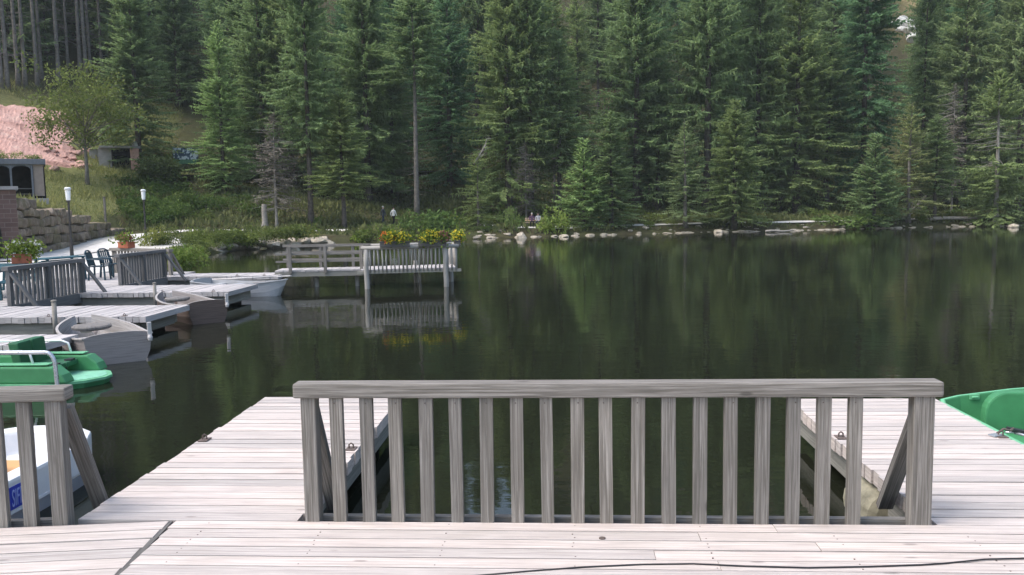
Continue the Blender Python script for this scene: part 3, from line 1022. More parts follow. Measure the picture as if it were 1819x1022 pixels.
# undergrowth shrubs of the left bank and the far shore
for i in range(46):
    px = rt.uniform(225, 470); py = rt.uniform(322, 402)
    if 290 < px and py < 338: continue
    p = hit(px, py)
    shrub((p.x, p.y, p.z-.15), rt.uniform(.9, 1.9), rt.uniform(.9, 1.8), 'dark green bush in the thicket between the lamps and the hillside road',
          rt.choice(((.62, .8, .55), (.75, .9, .6), (.9, .95, .65), (.55, .7, .5))), 'bushes of the bank thicket')
for i in range(64):
    x = -12+rt.random()*57; 
    ys = np.arange(55, 95, .25); s = sdist(np.full(len(ys), x), ys)
    s0 = rt.choice((.9, 1.4, 1.6, 4.6, 6, 8, 11)); y = ys[np.argmin(abs(s-s0))]
    if -4.5 < x < -.2 and s0 < 4: continue
    big = s0 > 3
    shrub((x, y, gh(x, y)-.1), rt.uniform(.5, .95)*(1.5 if big else 1), rt.uniform(.35, .7)*(1.9 if big else 1), 'green undergrowth bush along the foot of the far shore forest',
          rt.choice(((.8, .9, .6), (1.0, 1.05, .7), (1.25, 1.2, .8), (.65, .8, .6))), 'undergrowth along the far shore')


# ---- ground cover (uncountable)
def scatter(name, n, box, test, size, mat, seed, upb=.9, wr=.35):
    rng = np.random.default_rng(seed)
    x = rng.uniform(box[0], box[1], n); y = rng.uniform(box[2], box[3], n)
    s = sdist(x, y); t, wv = wallcoord(x, y); az = np.arctan2(x, y)
    k = test(x, y, s, t, wv, az) & (az > AZ(-80)) & (az < AZ(1900)); x, y = x[k], y[k]
    z = height(x, y); m_ = len(x)
    clump = .5+.5*nz(x, y, .8, seed)
    d = rng.normal(size=(m_, 3))*.55; d[:, 2] = upb; d /= np.linalg.norm(d, axis=1, keepdims=True)
    L = size*(.5+rng.random(m_))*(.5+clump)
    P = np.stack([x, y, z-.03+rng.random(m_)*size*.5*clump], 1)
    V = kites(P, d, L, L*wr, rng, 0).reshape(-1, 3)
    tone = np.clip(.5*rng.random(m_)+.45*clump+.12*nz(x, y, .23, 5), 0, 1)
    tag(link(name, fast_mesh(name, V, 4, tone, mat)), kind='stuff')


pathpts = np.array([(v.co.x, v.co.y) for v in bpy.data.objects['gravel_path'].data.vertices])[2::5]


def offpath(x, y, r=1.35):
    ok = np.ones(len(x), bool)
    for q in pathpts:
        ok &= (x-q[0])**2+(y-q[1])**2 > r*r
    return ok


_a, _b = hit(50, 300), hit(50, 178)
ROCK_D = (math.hypot(_a.x, _a.y), math.hypot(_b.x, _b.y))
scatter('undergrowth', 190000, (-62, 50, 52, 120), lambda x, y, s, t, wv, az: (s > .35) & (s < 34) & ((az > AZ(400)) | (s > 5)) & ~((wv > 0) & (az < AZ(215))) & (wv < 40) & offpath(x, y) & ~((x < -13) & (wv < .3) & (y < 61)), .42, M['under'], 3)
scatter('meadow_grass', 90000, (-66, -24, 38, 112), lambda x, y, s, t, wv, az: (wv > .4) & (az < AZ(330)) & (s < 53) & ~((az < AZ(136)) & (np.hypot(x, y) > ROCK_D[0]) & (np.hypot(x, y) < ROCK_D[1])), .36, M['grass'], 4, 1.2, .14)


# ------------------------------------------------------------------ boardwalks and jetties
def planks(b, o, along, across, n, length, pitch=.142, thick=.11, gap=.013, start=None, split=None, jz=.003, je=.012, x0=None):
    """n boards laid side by side from o along 'across'; each runs 'along' for 'length'"""
    al = Vector(along).normalized(); ac = Vector(across).normalized(); o = Vector(o)
    for i in range(n):
        s0 = (start(i) if start else 0)+random.uniform(-je, je); s1 = length+random.uniform(-je, je)
        cuts = [s0]
        if split:
            c = s0+random.uniform(.4, 1)*split
            while c < s1-.6:
                cuts.append(c); c += random.uniform(.75, 1.1)*split
        cuts.append(s1)
        wd = pitch-gap*random.uniform(.6, 1.6)
        for c0, c1 in zip(cuts[:-1], cuts[1:]):
            c = o + ac*((i+.5)*pitch) + al*((c0+c1)/2) + Vector((0, 0, -thick/2+random.uniform(-jz, jz)))
            tilt = Vector((0, 0, 1))+ac*random.uniform(-.015, .015)
            b.box(c, (c1-c0-.004, wd, thick), al, tilt)


bw = thing('boardwalk', 'pinkish grey plank boardwalk the railings stand on at the front', 'boardwalk', (0, 0, 0))
b = MB()
planks(b, (-2.66, 5.37, 0), (1, 0, 0), (0, -1, 0), 47, 12.0, start=lambda i: i*.142*.10+.004, split=6.5)
link('planking', b.mesh('planking', M['deck']), bw)
b = MB()
planks(b, (-2.70, 5.36, 0), (-.9915, -.13, 0), (.11, -.994, 0), 30, 6.6, pitch=.150, start=lambda i: .0, split=5)
link('planking', b.mesh('planking', M['deck']), bw)
b = MB(); b.bar((-2.69, 5.36, -.012), (-2.15, .4, -.012), .045, .02, tone=.8)
link('joint_strip', b.mesh('joint_strip', M['darkwood']), bw)
b = MB(); rs = random.Random(3)
for x in np.arange(-2.4, 5.5, .82):
    for i in range(20):
        for k in (.3, .72):
            if rs.random() < .85: b.lathe((float(x)+rs.uniform(-.012, .012), 5.37-(i+k)*.142+rs.uniform(-.008, .008), -.004), [(0, .0055), (.0052, .0055), (.0055, .0)], 7)
tag(link('screw_heads', b.mesh('screw_heads', M['rust']), bw), kind='stuff')
b = MB()
b.box((3.4, 5.30, -.21), (12, .10, .19)); b.box((-5.0, 4.98, -.21), (4.6, .10, .19), (-.9915, -.13, 0))
for x in (-1.6, .4, 2.3, 5.5): b.box((x, 5.18, -1.2), (.16, .16, 2.0))
link('edge_beam', b.mesh('edge_beam', M['darkwood']), bw)
b = MB(); b.lathe((.24, 5.115, -.004), [(0, .021), (.009, .021), (.011, .015), (.0105, .0)], 14)
link('bolt_head', b.mesh('bolt_head', M['rust']), bw)

b = MB()
cab = [(-.7, 4.52), (-.2, 4.63), (.1, 4.69), (.45, 4.735), (.75, 4.75), (1.05, 4.725), (1.4, 4.712), (1.75, 4.735), (2.05, 4.765), (2.2, 4.79), (2.45, 4.85), (2.75, 4.875), (3.3, 4.90), (4.2, 4.8)]
b.tube([(x, y-.012, .006) for x, y in cab], .005, 8)
tag(b.build('cable', M['black']), 'thin black cable lying across the boards at the bottom of the view', 'cable')


def cleat(parent, x, y, rot=0):
    c = MB(); ca, sa = math.cos(rot), math.sin(rot)
    c.box((x, y, .005), (.085, .12, .010), (ca, sa, 0), tone=.5)
    c.tube([(x-.02*ca, y-.02*sa, .01), (x-.018*ca, y-.018*sa, .042), (x, y, .055), (x+.018*ca, y+.018*sa, .042), (x+.02*ca, y+.02*sa, .01)], .008, 6)
    c.build('cleat', M['rust'], parent, .003)


def jetty(label, x0, x1, y0, y1, axis, mat='deck', thick=.11, bend=None):
    """boards run across the jetty; axis 'y' = it runs out along +y, 'x' = along +x"""
    r = thing('jetty', label, 'jetty', (0, 0, 0), 0, None)
    b = MB()
    if axis == 'y':
        planks(b, (x0, y0, 0), (1, 0, 0), (0, 1, 0), int(round((y1-y0)/.142)), x1-x0, thick=thick, je=.014)
    else:
        planks(b, (x0, y0, 0), (0, 1, 0), (1, 0, 0), int(round((x1-x0)/.142)), y1-y0, thick=thick, je=.016, jz=.005)
    link('planking', b.mesh('planking', M[mat]), r)
    b = MB(); zb, zt = -thick-.24, -thick-.002
    if axis == 'y':
        for x in (x0+.14, x1-.14): b.box((x, (y0+y1)/2, (zb+zt)/2), (.10, y1-y0-.1, zt-zb), (1, 0, 0))
        b.box(((x0+x1)/2, y1-.22, (zb+zt)/2-.02), (x1-x0-.5, .12, zt-zb), (1, 0, 0))
    else:
        for y in (y0+.16, y1-.16): b.box(((x0+x1)/2-.15, y, (zb+zt)/2), (x1-x0-.2, .10, zt-zb), (1, 0, 0))
        b.box((x1-.30, (y0+y1)/2, (zb+zt)/2-.02), (.12, y1-y0-.5, zt-zb), (1, 0, 0))
    link('side_beam', b.mesh('side_beam', M['beam']), r)
    return r


jl = jetty('bright plank jetty running out on the left of the long railing', -3.35, -1.80, 5.375, 9.12, 'y')
jr = jetty('plank jetty running out on the right of the long railing beside the green boat', 2.41, 3.93, 5.375, 8.95, 'y')
cleat(jl, -3.30, 7.33); cleat(jl, -1.86, 7.05); cleat(jr, 2.47, 7.42); cleat(jr, 3.87, 7.46)
for par, x, y, mt in ((jr, 2.56, 6.42, 'float'), (jl, -2.1, 6.0, 'black'), (jr, 3.5, 8.3, 'black'), (jl, -3.0, 8.3, 'black')):
    c = MB(); c.lathe((x, y-.02, -.36), [(0, .0), (.005, .15), (.03, .21), (.08, .235), (.5, .235), (.55, .21), (.58, .0)], 20, axis=(0, 1, 0))
    c.build('float', M[mt], par)
# steel clip with a chain link left on the right jetty's outer edge
c = MB(); c.box((3.83, 7.47, .012), (.10, .07, .012), (.9, .4, 0), tone=.8); c.build('clip_plate', M['steel'], jr, .002)
c = MB(); c.tube([(3.86, 7.5, .02), (3.93, 7.53, .05), (3.99, 7.54, .03), (4.03, 7.56, .05)], .011, 6); c.build('chain', M['rust'], jr)
# three mid distance jetties and the nearest one behind the pedal boat
JET = [('weathered jetty with the brown rowing boat tied behind it', -12.8, -8.40, 16.25, 18.24),
       ('weathered jetty below the second small railing, brown boat before it', -12.8, -8.62, 21.15, 23.3),
       ('far bleached jetty leading to the footbridge', -12.8, -9.10, 26.25, 27.6),
       ('short grey jetty directly behind the green pedal boat on the left', -12.4, -8.42, 12.75, 13.92)]
for lab, x0, x1, y0, y1 in JET:
    j = jetty(lab, x0, x1, y0, y1, 'x', 'jetty', .12)
    cleat(j, x0+2.3, y0+.1); cleat(j, x1-.5, y0+.1)
    c = MB()
    for xx in (x0+.8, x1-.75): c.box((xx, (y0+y1)/2, -.43), (.55, y1-y0-.45, .2), (1, 0, 0))
    c.build('float', M['black'], j, .03)
c = MB(); c.tube([(0, 0, -.45), (0, 0, .34)], .045, 10); c.lathe((0, 0, .33), [(0, .055), (.03, .055), (.04, .0)], 10)
tag(c.build('mooring_post', M['deadwood'], loc=(-10.25, 16.16, 0)), 'thin grey mooring post between first jetty and grey rowing boat', 'post')
c = MB(); c.tube([(0, 0, -.45), (0, 0, .25)], .04, 10); c.lathe((0, 0, .24), [(0, .05), (.03, .05), (.04, .0)], 10)
tag(c.build('mooring_post', M['deadwood'], loc=(-10.6, 21.05, 0)), 'thin grey mooring post behind the brown rowing boat', 'post')

bm2 = thing('boardwalk', 'distant grey boardwalk on the left carrying chairs and two small railings', 'boardwalk', (0, 0, 0))
b = MB(); planks(b, (-12.82, 9.0, 0), (-1, 0, 0), (0, 1, 0), 137, 3.5, thick=.10)
link('planking', b.mesh('planking', M['jetty']), bm2)
b = MB(); b.box((-12.95, 18.7, -.25), (.1, 19.2, .28), (1, 0, 0), tone=.2)
for y in np.arange(10, 28.5, 2.2): b.box((-13.1, float(y), -.9), (.18, .18, 1.5))
link('edge_beam', b.mesh('edge_beam', M['darkwood']), bm2)


# ------------------------------------------------------------------ railings
def railing(label, p0, p1, xs, post_w=(.10, .13), rail=(.85, .948), over=.045, bal=(.086, .05), depth=(-.02, .115), braces=((0, .62), (1, .7)), mat='fence',
            bottom=(.012, -.09), bevel=.006, group=None, brace_dx=(0, 0), midpost=None):
    p0, p1 = Vector(p0), Vector(p1); d = p1-p0; L = d.length
    r = thing('railing', label, 'railing', p0, math.atan2(d.y, d.x), group)
    zt = rail[0]
    b = MB(); b.box((L/2, (depth[0]+depth[1])/2, (rail[0]+rail[1])/2), (L+2*over, depth[1]-depth[0], rail[1]-rail[0]), tone=.62)
    b.build('handrail', M[mat], r, bevel*2.6)
    for k, x in ((0, post_w[0]/2), (1, L-post_w[1]/2)):
        c = MB(); c.box((x, .055, (zt-.04)/2), (.86*1.0, post_w[k], .10), (0, 0, 1), (0, 1, 0), tone=random.uniform(.2, .6)) if 0 else \
            c.box((x, .05, (zt-.06)/2), (zt+.06, .10, post_w[k]), (0, 0, 1), (1, 0, 0), tone=random.uniform(.25, .6))
        c.build('post', M[mat], r, bevel)
    if midpost:
        c = MB(); c.box((midpost, .06, (zt-.06)/2), (zt+.06, .10, .12), (0, 0, 1), (1, 0, 0), tone=.1); c.build('post', M[mat], r, bevel)
    for x in xs:
        x += random.uniform(-.006, .006)
        c = MB(); z0 = -.045
        tl = random.uniform(-.006, .006)
        c.bar((x, .025, z0), (x+tl, .025, zt-.002), bal[0]*random.uniform(.95, 1.05), bal[1], (0, 1, 0), tone=random.uniform(.2, .95))
        if bal[0] > .08: c.lathe((x+tl+random.uniform(-.012, .012), .001, rail[0]-.035), [(0, .006), (.003, .006), (.0042, .004)], 7, mi=1, axis=(0, -1, 0))
        c.build('baluster', [M[mat], M['rust']], r, bevel*.8)
    c = MB(); c.box((L/2, .05+.055, (bottom[0]+bottom[1])/2), (L-.04, .05, bottom[0]-bottom[1]), tone=.5); c.build('bottom_rail', M[mat], r, bevel)
    for k, reach in braces:
        x = (.045 if k == 0 else L-.045)+brace_dx[k]
        c = MB(); c.bar((x, .11, zt-.06), (x, reach, -.13), .055, .105, (1, 0, 0), tone=.15)
        c.tube([(x-.045, reach-.03, -.05), (x+.045, reach-.03, -.05)], .011, 8, tone=.5)
        c.build('brace', M[mat], r, bevel)
    return r


railing('long weathered railing with wide balusters in the middle foreground', (-1.748, 5.36, 0), (2.372, 5.365, 0), [.2375+.1998*i for i in range(18)],
        brace_dx=(-.015, .015))
dl = Vector((-.9915, -.13, 0)); pl = Vector((-3.385, 5.275, 0))
railing('cut off weathered railing in the lower left corner, white boat behind it', pl+dl*3.4, pl-dl*.03, [3.43-.0525-.19*i for i in range(1, 18)], (.10, .105), (.855, .945), .045,
        braces=((1, .62),), brace_dx=(0, .02))
for lab, p0, p1, n in (('small dark railing with two braces in front of the teal tables', (-12.82, 18.45, 0), (-12.82, 21.5, 0), 18),
                       ('small dark railing left of the far jetty, chairs beside it', (-12.86, 23.4, 0), (-12.86, 26.2, 0), 17)):
    # the local y axis has to point to the water (+x): run from far to near
    L = (Vector(p1)-Vector(p0)).length
    railing(lab, p1, p0, [.16+(L-.32)/(n-1)*i for i in range(n)], (.11, .12), (.80, .90), .05, (.075, .045), (-.06, .11), ((0, .75), (1, .75)), 'railmid', (.0, -.26), .004, None, (0, 0), L/2)
railing('plain railing closing the far end of the boardwalk, flower box on it', (-15.7, 28.25, 0), (-12.92, 26.8, 0), [.18+.18*i for i in range(16)], (.11, .12), (.78, .88), .05,
        (.07, .045), (-.06, .11), ((1, .6),), 'fence', (0, -.2), .004)


# ------------------------------------------------------------------ boats
def tub(b, outer, rim, zt, zb, zf, bot=.86, sheer=None, mi=(0, 1, 2)):
    """open hull: outer wall, rim, inner wall, floor.  outer: (x, y) counter-clockwise"""
    n = len(outer); cx = sum(p[0] for p in outer)/n; cy = sum(p[1] for p in outer)/n
    sh = sheer or (lambda x, y: 0)
    P = [Vector((x, y, 0)) for x, y in outer]
    inn = []
    for i in range(n):
        d1 = (P[i]-P[i-1]).normalized(); d2 = (P[(i+1) % n]-P[i]).normalized()
        nn = Vector((-(d1.y+d2.y), d1.x+d2.x, 0)).normalized()
        inn.append(P[i]+nn*rim/max(.45, nn.dot(Vector((-d1.y, d1.x, 0)))))
    o = len(b.v)
    for p in P: b.v.append(Vector((cx+(p.x-cx)*bot, cy+(p.y-cy)*bot, zb)))
    for p in P: b.v.append(Vector((p.x, p.y, zt-.03+sh(p.x, p.y))))
    for p in P: b.v.append(Vector((p.x, p.y, zt+sh(p.x, p.y))))
    for p in inn: b.v.append(Vector((p.x, p.y, zt+sh(p.x, p.y))))
    for p in inn: b.v.append(Vector((cx+(p.x-cx)*.94, cy+(p.y-cy)*.94, zf)))
    for k, mm in ((0, mi[0]), (1, mi[1]), (2, mi[1]), (3, mi[0])):
        for i in range(n):
            j = (i+1) % n
            b.quad([o+k*n+i, o+k*n+j, o+(k+1)*n+j, o+(k+1)*n+i], [(0, 0)]*4, .5, mm)
    b.quad([o+i for i in range(n)][::-1], [(0, 0)]*n, .5, mi[0])
    b.quad([o+4*n+i for i in range(n)], [(0, 0)]*n, .5, mi[2])


def arc(cx, cy, r, a0, a1, n):
    return [(cx+r*math.cos(math.radians(a0+(a1-a0)*i/n)), cy+r*math.sin(math.radians(a0+(a1-a0)*i/n))) for i in range(n+1)]


def slab(b, prof, y0, y1, mi=0, tone=.5):
    """profile (x, z) extruded along y"""
    o = len(b.v); n = len(prof)
    for x, z in prof: b.v.append(Vector((x, y0, z)))
    for x, z in prof: b.v.append(Vector((x, y1, z)))
    b.quad([o+i for i in range(n)], [(x, z) for x, z in prof], tone, mi)
    b.quad([o+n+i for i in range(n)][::-1], [(x, z) for x, z in prof][::-1], tone, mi)
    for i in range(n):
        j = (i+1) % n
        b.quad([o+j, o+i, o+n+i, o+n+j], [(0, 0)]*4, tone, mi)


GM = [M['green'], M['greenlite'], M['greenfloor'], M['greendark']]
# green pedal boat on the left, bow to +x
pb = thing('pedal_boat', 'green open pedal boat with white tube rails moored at the left', 'pedal boat', (-8.55, 12.03, WATER), .03)
b = MB()
outl = [(-1.6, -.62), (.95, -.62), (1.22, -.55), (1.5, -.36), (1.66, -.1), (1.66, .1), (1.5, .36), (1.22, .55), (.95, .62), (-1.6, .62)]
b.prism(outl, -.12, .075, .5, 0, .9); b.prism([(x*1.01, y*1.02) for x, y in outl], .075, .115, .5, 1)
b.prism([(x*.97, y*.9) for x, y in outl], .115, .12, .5, 2)
b.build('hull', GM, pb, .012)
for sg in (-1, 1):
    b = MB()
    ya, yb = (sg*.60, sg*.36) if sg < 0 else (sg*.36, sg*.60)
    slab(b, [(-1.58, .118), (1.36, .118), (1.30, .24), (1.16, .36), (-1.58, .385)], ya, yb, 0)
    b.build('side_bulwark', GM, pb, .028)
    b = MB(); b.box((-.22, sg*.48, .388), (2.6, .17, .014), tone=.5); b.build('bulwark_cap', GM[1], pb, .004)
    b = MB(); yy = sg*.5
    b.tube([(-.5, yy, .38), (-.48, yy, .52), (-.4, yy, .58), (.68, yy, .58), (.79, yy, .54), (.83, yy, .39)], .017, 10)
    b.build('rail', M['whitetube'], pb)
    b = MB(); b.box((.78, sg*.18, .28), (.5, .33, .08), tone=.5); slab(b, [(.44, .25), (.56, .25), (.52, .68), (.36, .68)], sg*.18-.16, sg*.18+.16)
    b.build('seat', M['greendark'], pb, .025)
    b = MB(); b.tube([(.95, sg*.12, .15), (.95, sg*.12, .33)], .018, 8); b.box((.97, sg*.2, .33), (.10, .13, .025), tone=.5); b.build('pedal', M['black'], pb)
b = MB(); b.box((-1.3, 0, .25), (.55, .7, .26), tone=.5); b.build('paddle_wheel_box', M['green'], pb, .05)
for x, y in ((.75, -.34), (1.25, .42)):
    b = MB(); b.lathe((x, y, .115), [(0, .02), (.03, .02), (.04, .035), (.06, .03), (.075, 0)], 10); b.build('knob', M['white'], pb)

# green boat beyond the right jetty
gb = thing('pedal_boat', 'green pedal boat with rounded seat back moored beside the right jetty', 'pedal boat', (4.66, 7.6, WATER-.02), 0)
b = MB()
tub(b, [(-.72, -1.7), (.72, -1.7), (.72, .9), (.66, 1.15), (.45, 1.36), (.1, 1.43), (-.45, 1.43), (-.66, 1.36), (-.72, 1.2)], .055, .57, -.12, .14, .88, lambda x, y: .13*(x+.72)-.10)
b.build('hull', GM, gb, .012)
b = MB()
pr = [(-.47, .15), (.62, .15)] + [(.62, .46)] + arc(.40, .46, .22, 0, 90, 5)[1:] + arc(-.25, .46, .22, 90, 180, 6)
o = len(b.v); n = len(pr)
for x, z in pr: b.v.append(Vector((x, .78, z)))
for x, z in pr: b.v.append(Vector((x*.98, .90, z*1.0)))
b.quad([i for i in range(n)], [(0, 0)]*n, .5); b.quad([n+i for i in range(n)][::-1], [(0, 0)]*n, .5)
for i in range(n):
    j = (i+1) % n; b.quad([j, i, n+i, n+j], [(0, 0)]*4, .5)
b.build('seat_back', M['green'], gb, .02)
b = MB(); b.box((.08, .5, .26), (1.05, .5, .1), tone=.5); b.build('seat', M['green'], gb, .03)
b = MB(); b.tube([(-.35, -.12, .2), (-.35, -.02, .42), (-.55, .10, .46)], .013, 8); b.tube([(-.62, .11, .46), (-.35, .11, .46)], .010, 8); b.build('crank', M['steel'], gb)
b = MB(); b.box((-.50, .13, .47), (.17, .10, .03), (.95, .1, -.2), tone=.5); b.build('pedal', M['black'], gb, .008)
b = MB(); b.box((0, 0, 0), (.10, .012, .055), tone=.5); b.tube([(-.03, -.01, 0), (.03, -.01, 0)], .012, 6)
o_ = b.build('rowlock_plate', M['greenlite'], gb, .003, (-.30, 1.355, .50))

# white pedal boat in the lower left
wbt = thing('pedal_boat', 'white pedal boat with blue lettered stripe and steel hoop in the lower left', 'pedal boat', (-5.13, 6.62, WATER-.11), 0)
b = MB()
ol = [(-.6, -1.3), (.6, -1.3), (.62, .55), (.60, .85), (.50, 1.10), (.28, 1.26), (0, 1.3), (-.28, 1.26), (-.50, 1.10), (-.60, .85), (-.62, .55)]
b.prism(ol, -.1, .24, .5, 0, .9)
b.build('lower_hull', M['hullgrey'], wbt, .02)
b = MB()
tub(b, [(x*1.03, y*1.01) for x, y in ol], .17, .52, .24, .33, .99, lambda x, y: .05*max(0, y-.3), (0, 0, 0)); b.build('upper_hull', M['white'], wbt, .03)
for sg in (-1, 1):
    b = MB(); b.box((sg*.625, -.32, .252), (.014, 1.7, .024), tone=.5); b.build('white_line', M['white'], wbt)
    b = MB(); b.box((sg*.628, -.47, .37), (.012, 1.0, .19), tone=.5); b.build('blue_panel', M['blue'], wbt, .003)
fc = bpy.data.curves.new('boat_lettering', 'FONT'); fc.body = 'SIFI'; fc.size = .19; fc.extrude = .002; fc.shear = .2; fc.align_x = 'CENTER'; fc.space_character = 1.05
tmpo = bpy.data.objects.new('lettering_curve', fc); COL.objects.link(tmpo)
dg = bpy.context.evaluated_depsgraph_get()
tme = bpy.data.meshes.new_from_object(tmpo.evaluated_get(dg)); tme.name = 'lettering'
bpy.data.objects.remove(tmpo)
tme.materials.clear(); tme.materials.append(M['letter'])
lo = link('lettering', tme, wbt); lo.rotation_euler = (PI/2, 0, PI/2); lo.location = (.637, -.22, .30); lo.scale = (.42, 1.05, 1)
b = MB(); b.box((0, -.35, .42), (.75, .5, .09), tone=.5); b.box((0, -.64, .60), (.75, .10, .36), tone=.5); b.box((0, .3, .40), (.7, .6, .06), tone=.5); b.build('seat', M['orange'], wbt, .03)
b = MB(); b.tube([(.2, .1, .42), (.22, .15, .56), (.10, .2, .60)], .018, 8); b.box((.1, .22, .6), (.1, .12, .05), tone=.5); b.build('pedal', M['black'], wbt)
b = MB()
hp = [(.60, .72, .45), (.56, .74, .85)] + [(.40+.13*math.cos(a_), .75, 1.27+.13*math.sin(a_)) for a_ in (.25, .6, .95, 1.3, 1.57)] + [(-.40-.13*math.cos(a_), .75, 1.27+.13*math.sin(a_)) for a_ in (1.57, 1.3, .95, .6, .25)] + [(-.56, .74, .78), (-.60, .72, .45)]
b.tube([(x*.62+.10, y, z) for x, y, z in hp], .019, 12); b.build('hoop', M['steel'], wbt)
b = MB(); b.tube([(-.5, -.9, .52), (-.5, -.9, .68), (-.45, -.86, .72), (-.45, .5, .72), (-.5, .54, .68), (-.5, .54, .52)], .02, 8); b.build('rail', M['whitetube'], wbt)


def rowing_boat(label, pos, rot, mat, inner, rim, L=3.9, B=1.42, broad=False):
    r = thing('rowing_boat', label, 'rowing boat', pos, rot)
    N = 22; b = MB(); st = []
    for i in range(N+1):
        u = i/N
        hb = B/2*(.80+.172*(u/.42)**.8) if u < .42 else B/2*max(.02, .972-((u-.42)/.58)**(3.2 if broad else 2.2)*(.72 if broad else .955))
        x = -L/2+L*u
        zs = .40+.17*(u-.42)**2*2.2+.05*max(0, u-.8)
        rake = .22*max(0, (u-.82)/.18)**1.5
        zk = -.10+.30*max(0, (u-.80)/.20)**2
        st.append((x, hb, zs, zk, rake))
    def row(inset, dz):
        rows = []
        for x, hb, zs, zk, rake in st:
            h_ = max(hb-inset, .004)
            rows.append([Vector((x, h_, zs-dz*0)), Vector((x-rake*.35, h_*.93, zs*.5+zk*.5)), Vector((x-rake, h_*.70, zk+dz)), Vector((x-rake, 0, zk+dz-.01)),
                         Vector((x-rake, -h_*.70, zk+dz)), Vector((x-rake*.35, -h_*.93, zs*.5+zk*.5)), Vector((x, -h_, zs-dz*0))])
        return rows
    ro, ri = row(0, 0), row(.03, .03)
    def lay(rows, flip, mi):
        o = len(b.v); k = 7
        for q in rows: b.v.extend(q)
        for i in range(N):
            for j in range(k-1):
                f = [o+i*k+j, o+(i+1)*k+j, o+(i+1)*k+j+1, o+i*k+j+1]
                uv = [(rows[i][j].x, j*.25), (rows[i+1][j].x, j*.25), (rows[i+1][j].x, (j+1)*.25), (rows[i][j].x, (j+1)*.25)]
                if flip: f, uv = f[::-1], uv[::-1]
                b.quad(f, uv, .35+.1*j % .5, mi)
        return o
    o1 = lay(ro, True, 0); o2 = lay(ri, False, 1)
    k = 7
    for i in range(N):
        for j in (0, 6):
            b.quad([o1+i*k+j, o1+(i+1)*k+j, o2+(i+1)*k+j, o2+i*k+j], [(0, 0)]*4, .5, 0)
    # transom with an arched top
    hb0, zt0 = st[0][1], st[0][2]
    top = [Vector((-L/2, hb0*math.cos(a_)*-1, zt0+.075*math.sin(a_))) for a_ in np.linspace(0, PI, 13)]
    low = [q.copy() for q in ro[0]][1:-1]
    pr = top+low
    o = len(b.v); n = len(pr)
    for q in pr: b.v.append(q+Vector((-.012, 0, 0)))
    for q in pr: b.v.append(q+Vector((.03, 0, 0)))
    b.quad([o+i for i in range(n)], [(q.y, q.z) for q in pr], .5, 0); b.quad([o+n+i for i in range(n)][::-1], [(q.y, q.z) for q in pr][::-1], .5, 1)
    for i in range(n):
        j = (i+1) % n; b.quad([o+j, o+i, o+n+i, o+n+j], [(0, 0)]*4, .5, 2 if i < 12 else 0)
    b.build('hull', [M[mat], M[inner], M[rim]], r)
    for sg in (0, 6):
        g = MB()
        for i in range(N):
            p0_, p1_ = ro[i][sg], ro[i+1][sg]
            g.bar(p0_+Vector((0, 0, .008)), p1_+(p1_-p0_)*.05+Vector((0, 0, .008)), .045, .026, (0, 0, 1), tone=.6)
        g.build('gunwale', M[rim], r)
    def hbat(x): 
        u = (x+L/2)/L; return st[min(N, max(0, int(u*N)))][1]
    for x in (-L*.36, -L*.14):
        c = MB(); c.box((x, 0, .33), (.24, 2*hbat(x)-.06, .035), (1, 0, 0), tone=.7); c.build('thwart', M[rim], r, .004)
        c = MB(); c.lathe((L*.24, 0, .36), [(0, 0), (.0, B*.22), (.02, B*.255), (.06, B*.26), (.085, B*.24), (.09, .0)], 24); c.build('round_cushion', M['boatrim'], r)
    c = MB()
    for x in np.arange(-L*.3, L*.28, .16): c.box((float(x), 0, -.035), (.12, .8, .018), (1, 0, 0))
    c.build('floor_boards', M[inner], r)
    if broad:
        xb, yb = -L/2-.03, -hb0*.93
        c = MB(); c.box((xb, yb, .50), (.34, .024, .07), (-.18, .05, 1), (0, 1, 0), tone=.8); c.lathe((xb-.01, yb, .35), [(0, .0), (0, .035), (.05, .045), (.09, .03), (.10, 0)], 10)
        c.build('rowlock_arm', M['boatpale'], r, .004)
    return r


def oar(label, pos, rz, tilt, L=2.3):
    r = thing('oar', label, 'oar', pos, rz); r.rotation_euler = (0, tilt, rz)
    c = MB(); c.tube([(-L/2, 0, 0), (L/2-.5, 0, 0)], .022, 8); c.build('shaft', M['boatpale'], r)
    c = MB(); c.prism([(L/2-.55, -.03), (L/2-.35, -.075), (L/2, -.08), (L/2, .08), (L/2-.35, .075), (L/2-.55, .03)], -.01, .01); c.build('blade', M['boatpale'], r, .004)
    return r


def moor(tx, ty, deg, L):
    a_ = math.radians(deg); return (tx+L/2*math.cos(a_), ty+L/2*math.sin(a_), WATER)


rowing_boat('grey brown wooden rowing boat with white fittings beside the first jetty', moor(-7.58, 13.68, 131, 2.9), math.radians(131), 'boatgrey', 'boatrim', 'boatrim', 2.9, 1.35, True)
rowing_boat('dark brown wooden rowing boat lying between the two middle jetties', moor(-8.12, 18.58, 133, 2.9), math.radians(133), 'boatbrown', 'boatgrey', 'boatrim', 2.9, 1.15, True)
rowing_boat('silver grey rowing boat beside the far bleached jetty', (-9.72, 24.85, WATER-.04), math.radians(-15), 'boatsilver', 'boatsilver', 'boatsilver', 3.1, 1.25)
oar('pale oar lying across the silver grey rowing boat', (-9.6, 25.2, .03), math.radians(-6), math.radians(-2.5), 2.6)

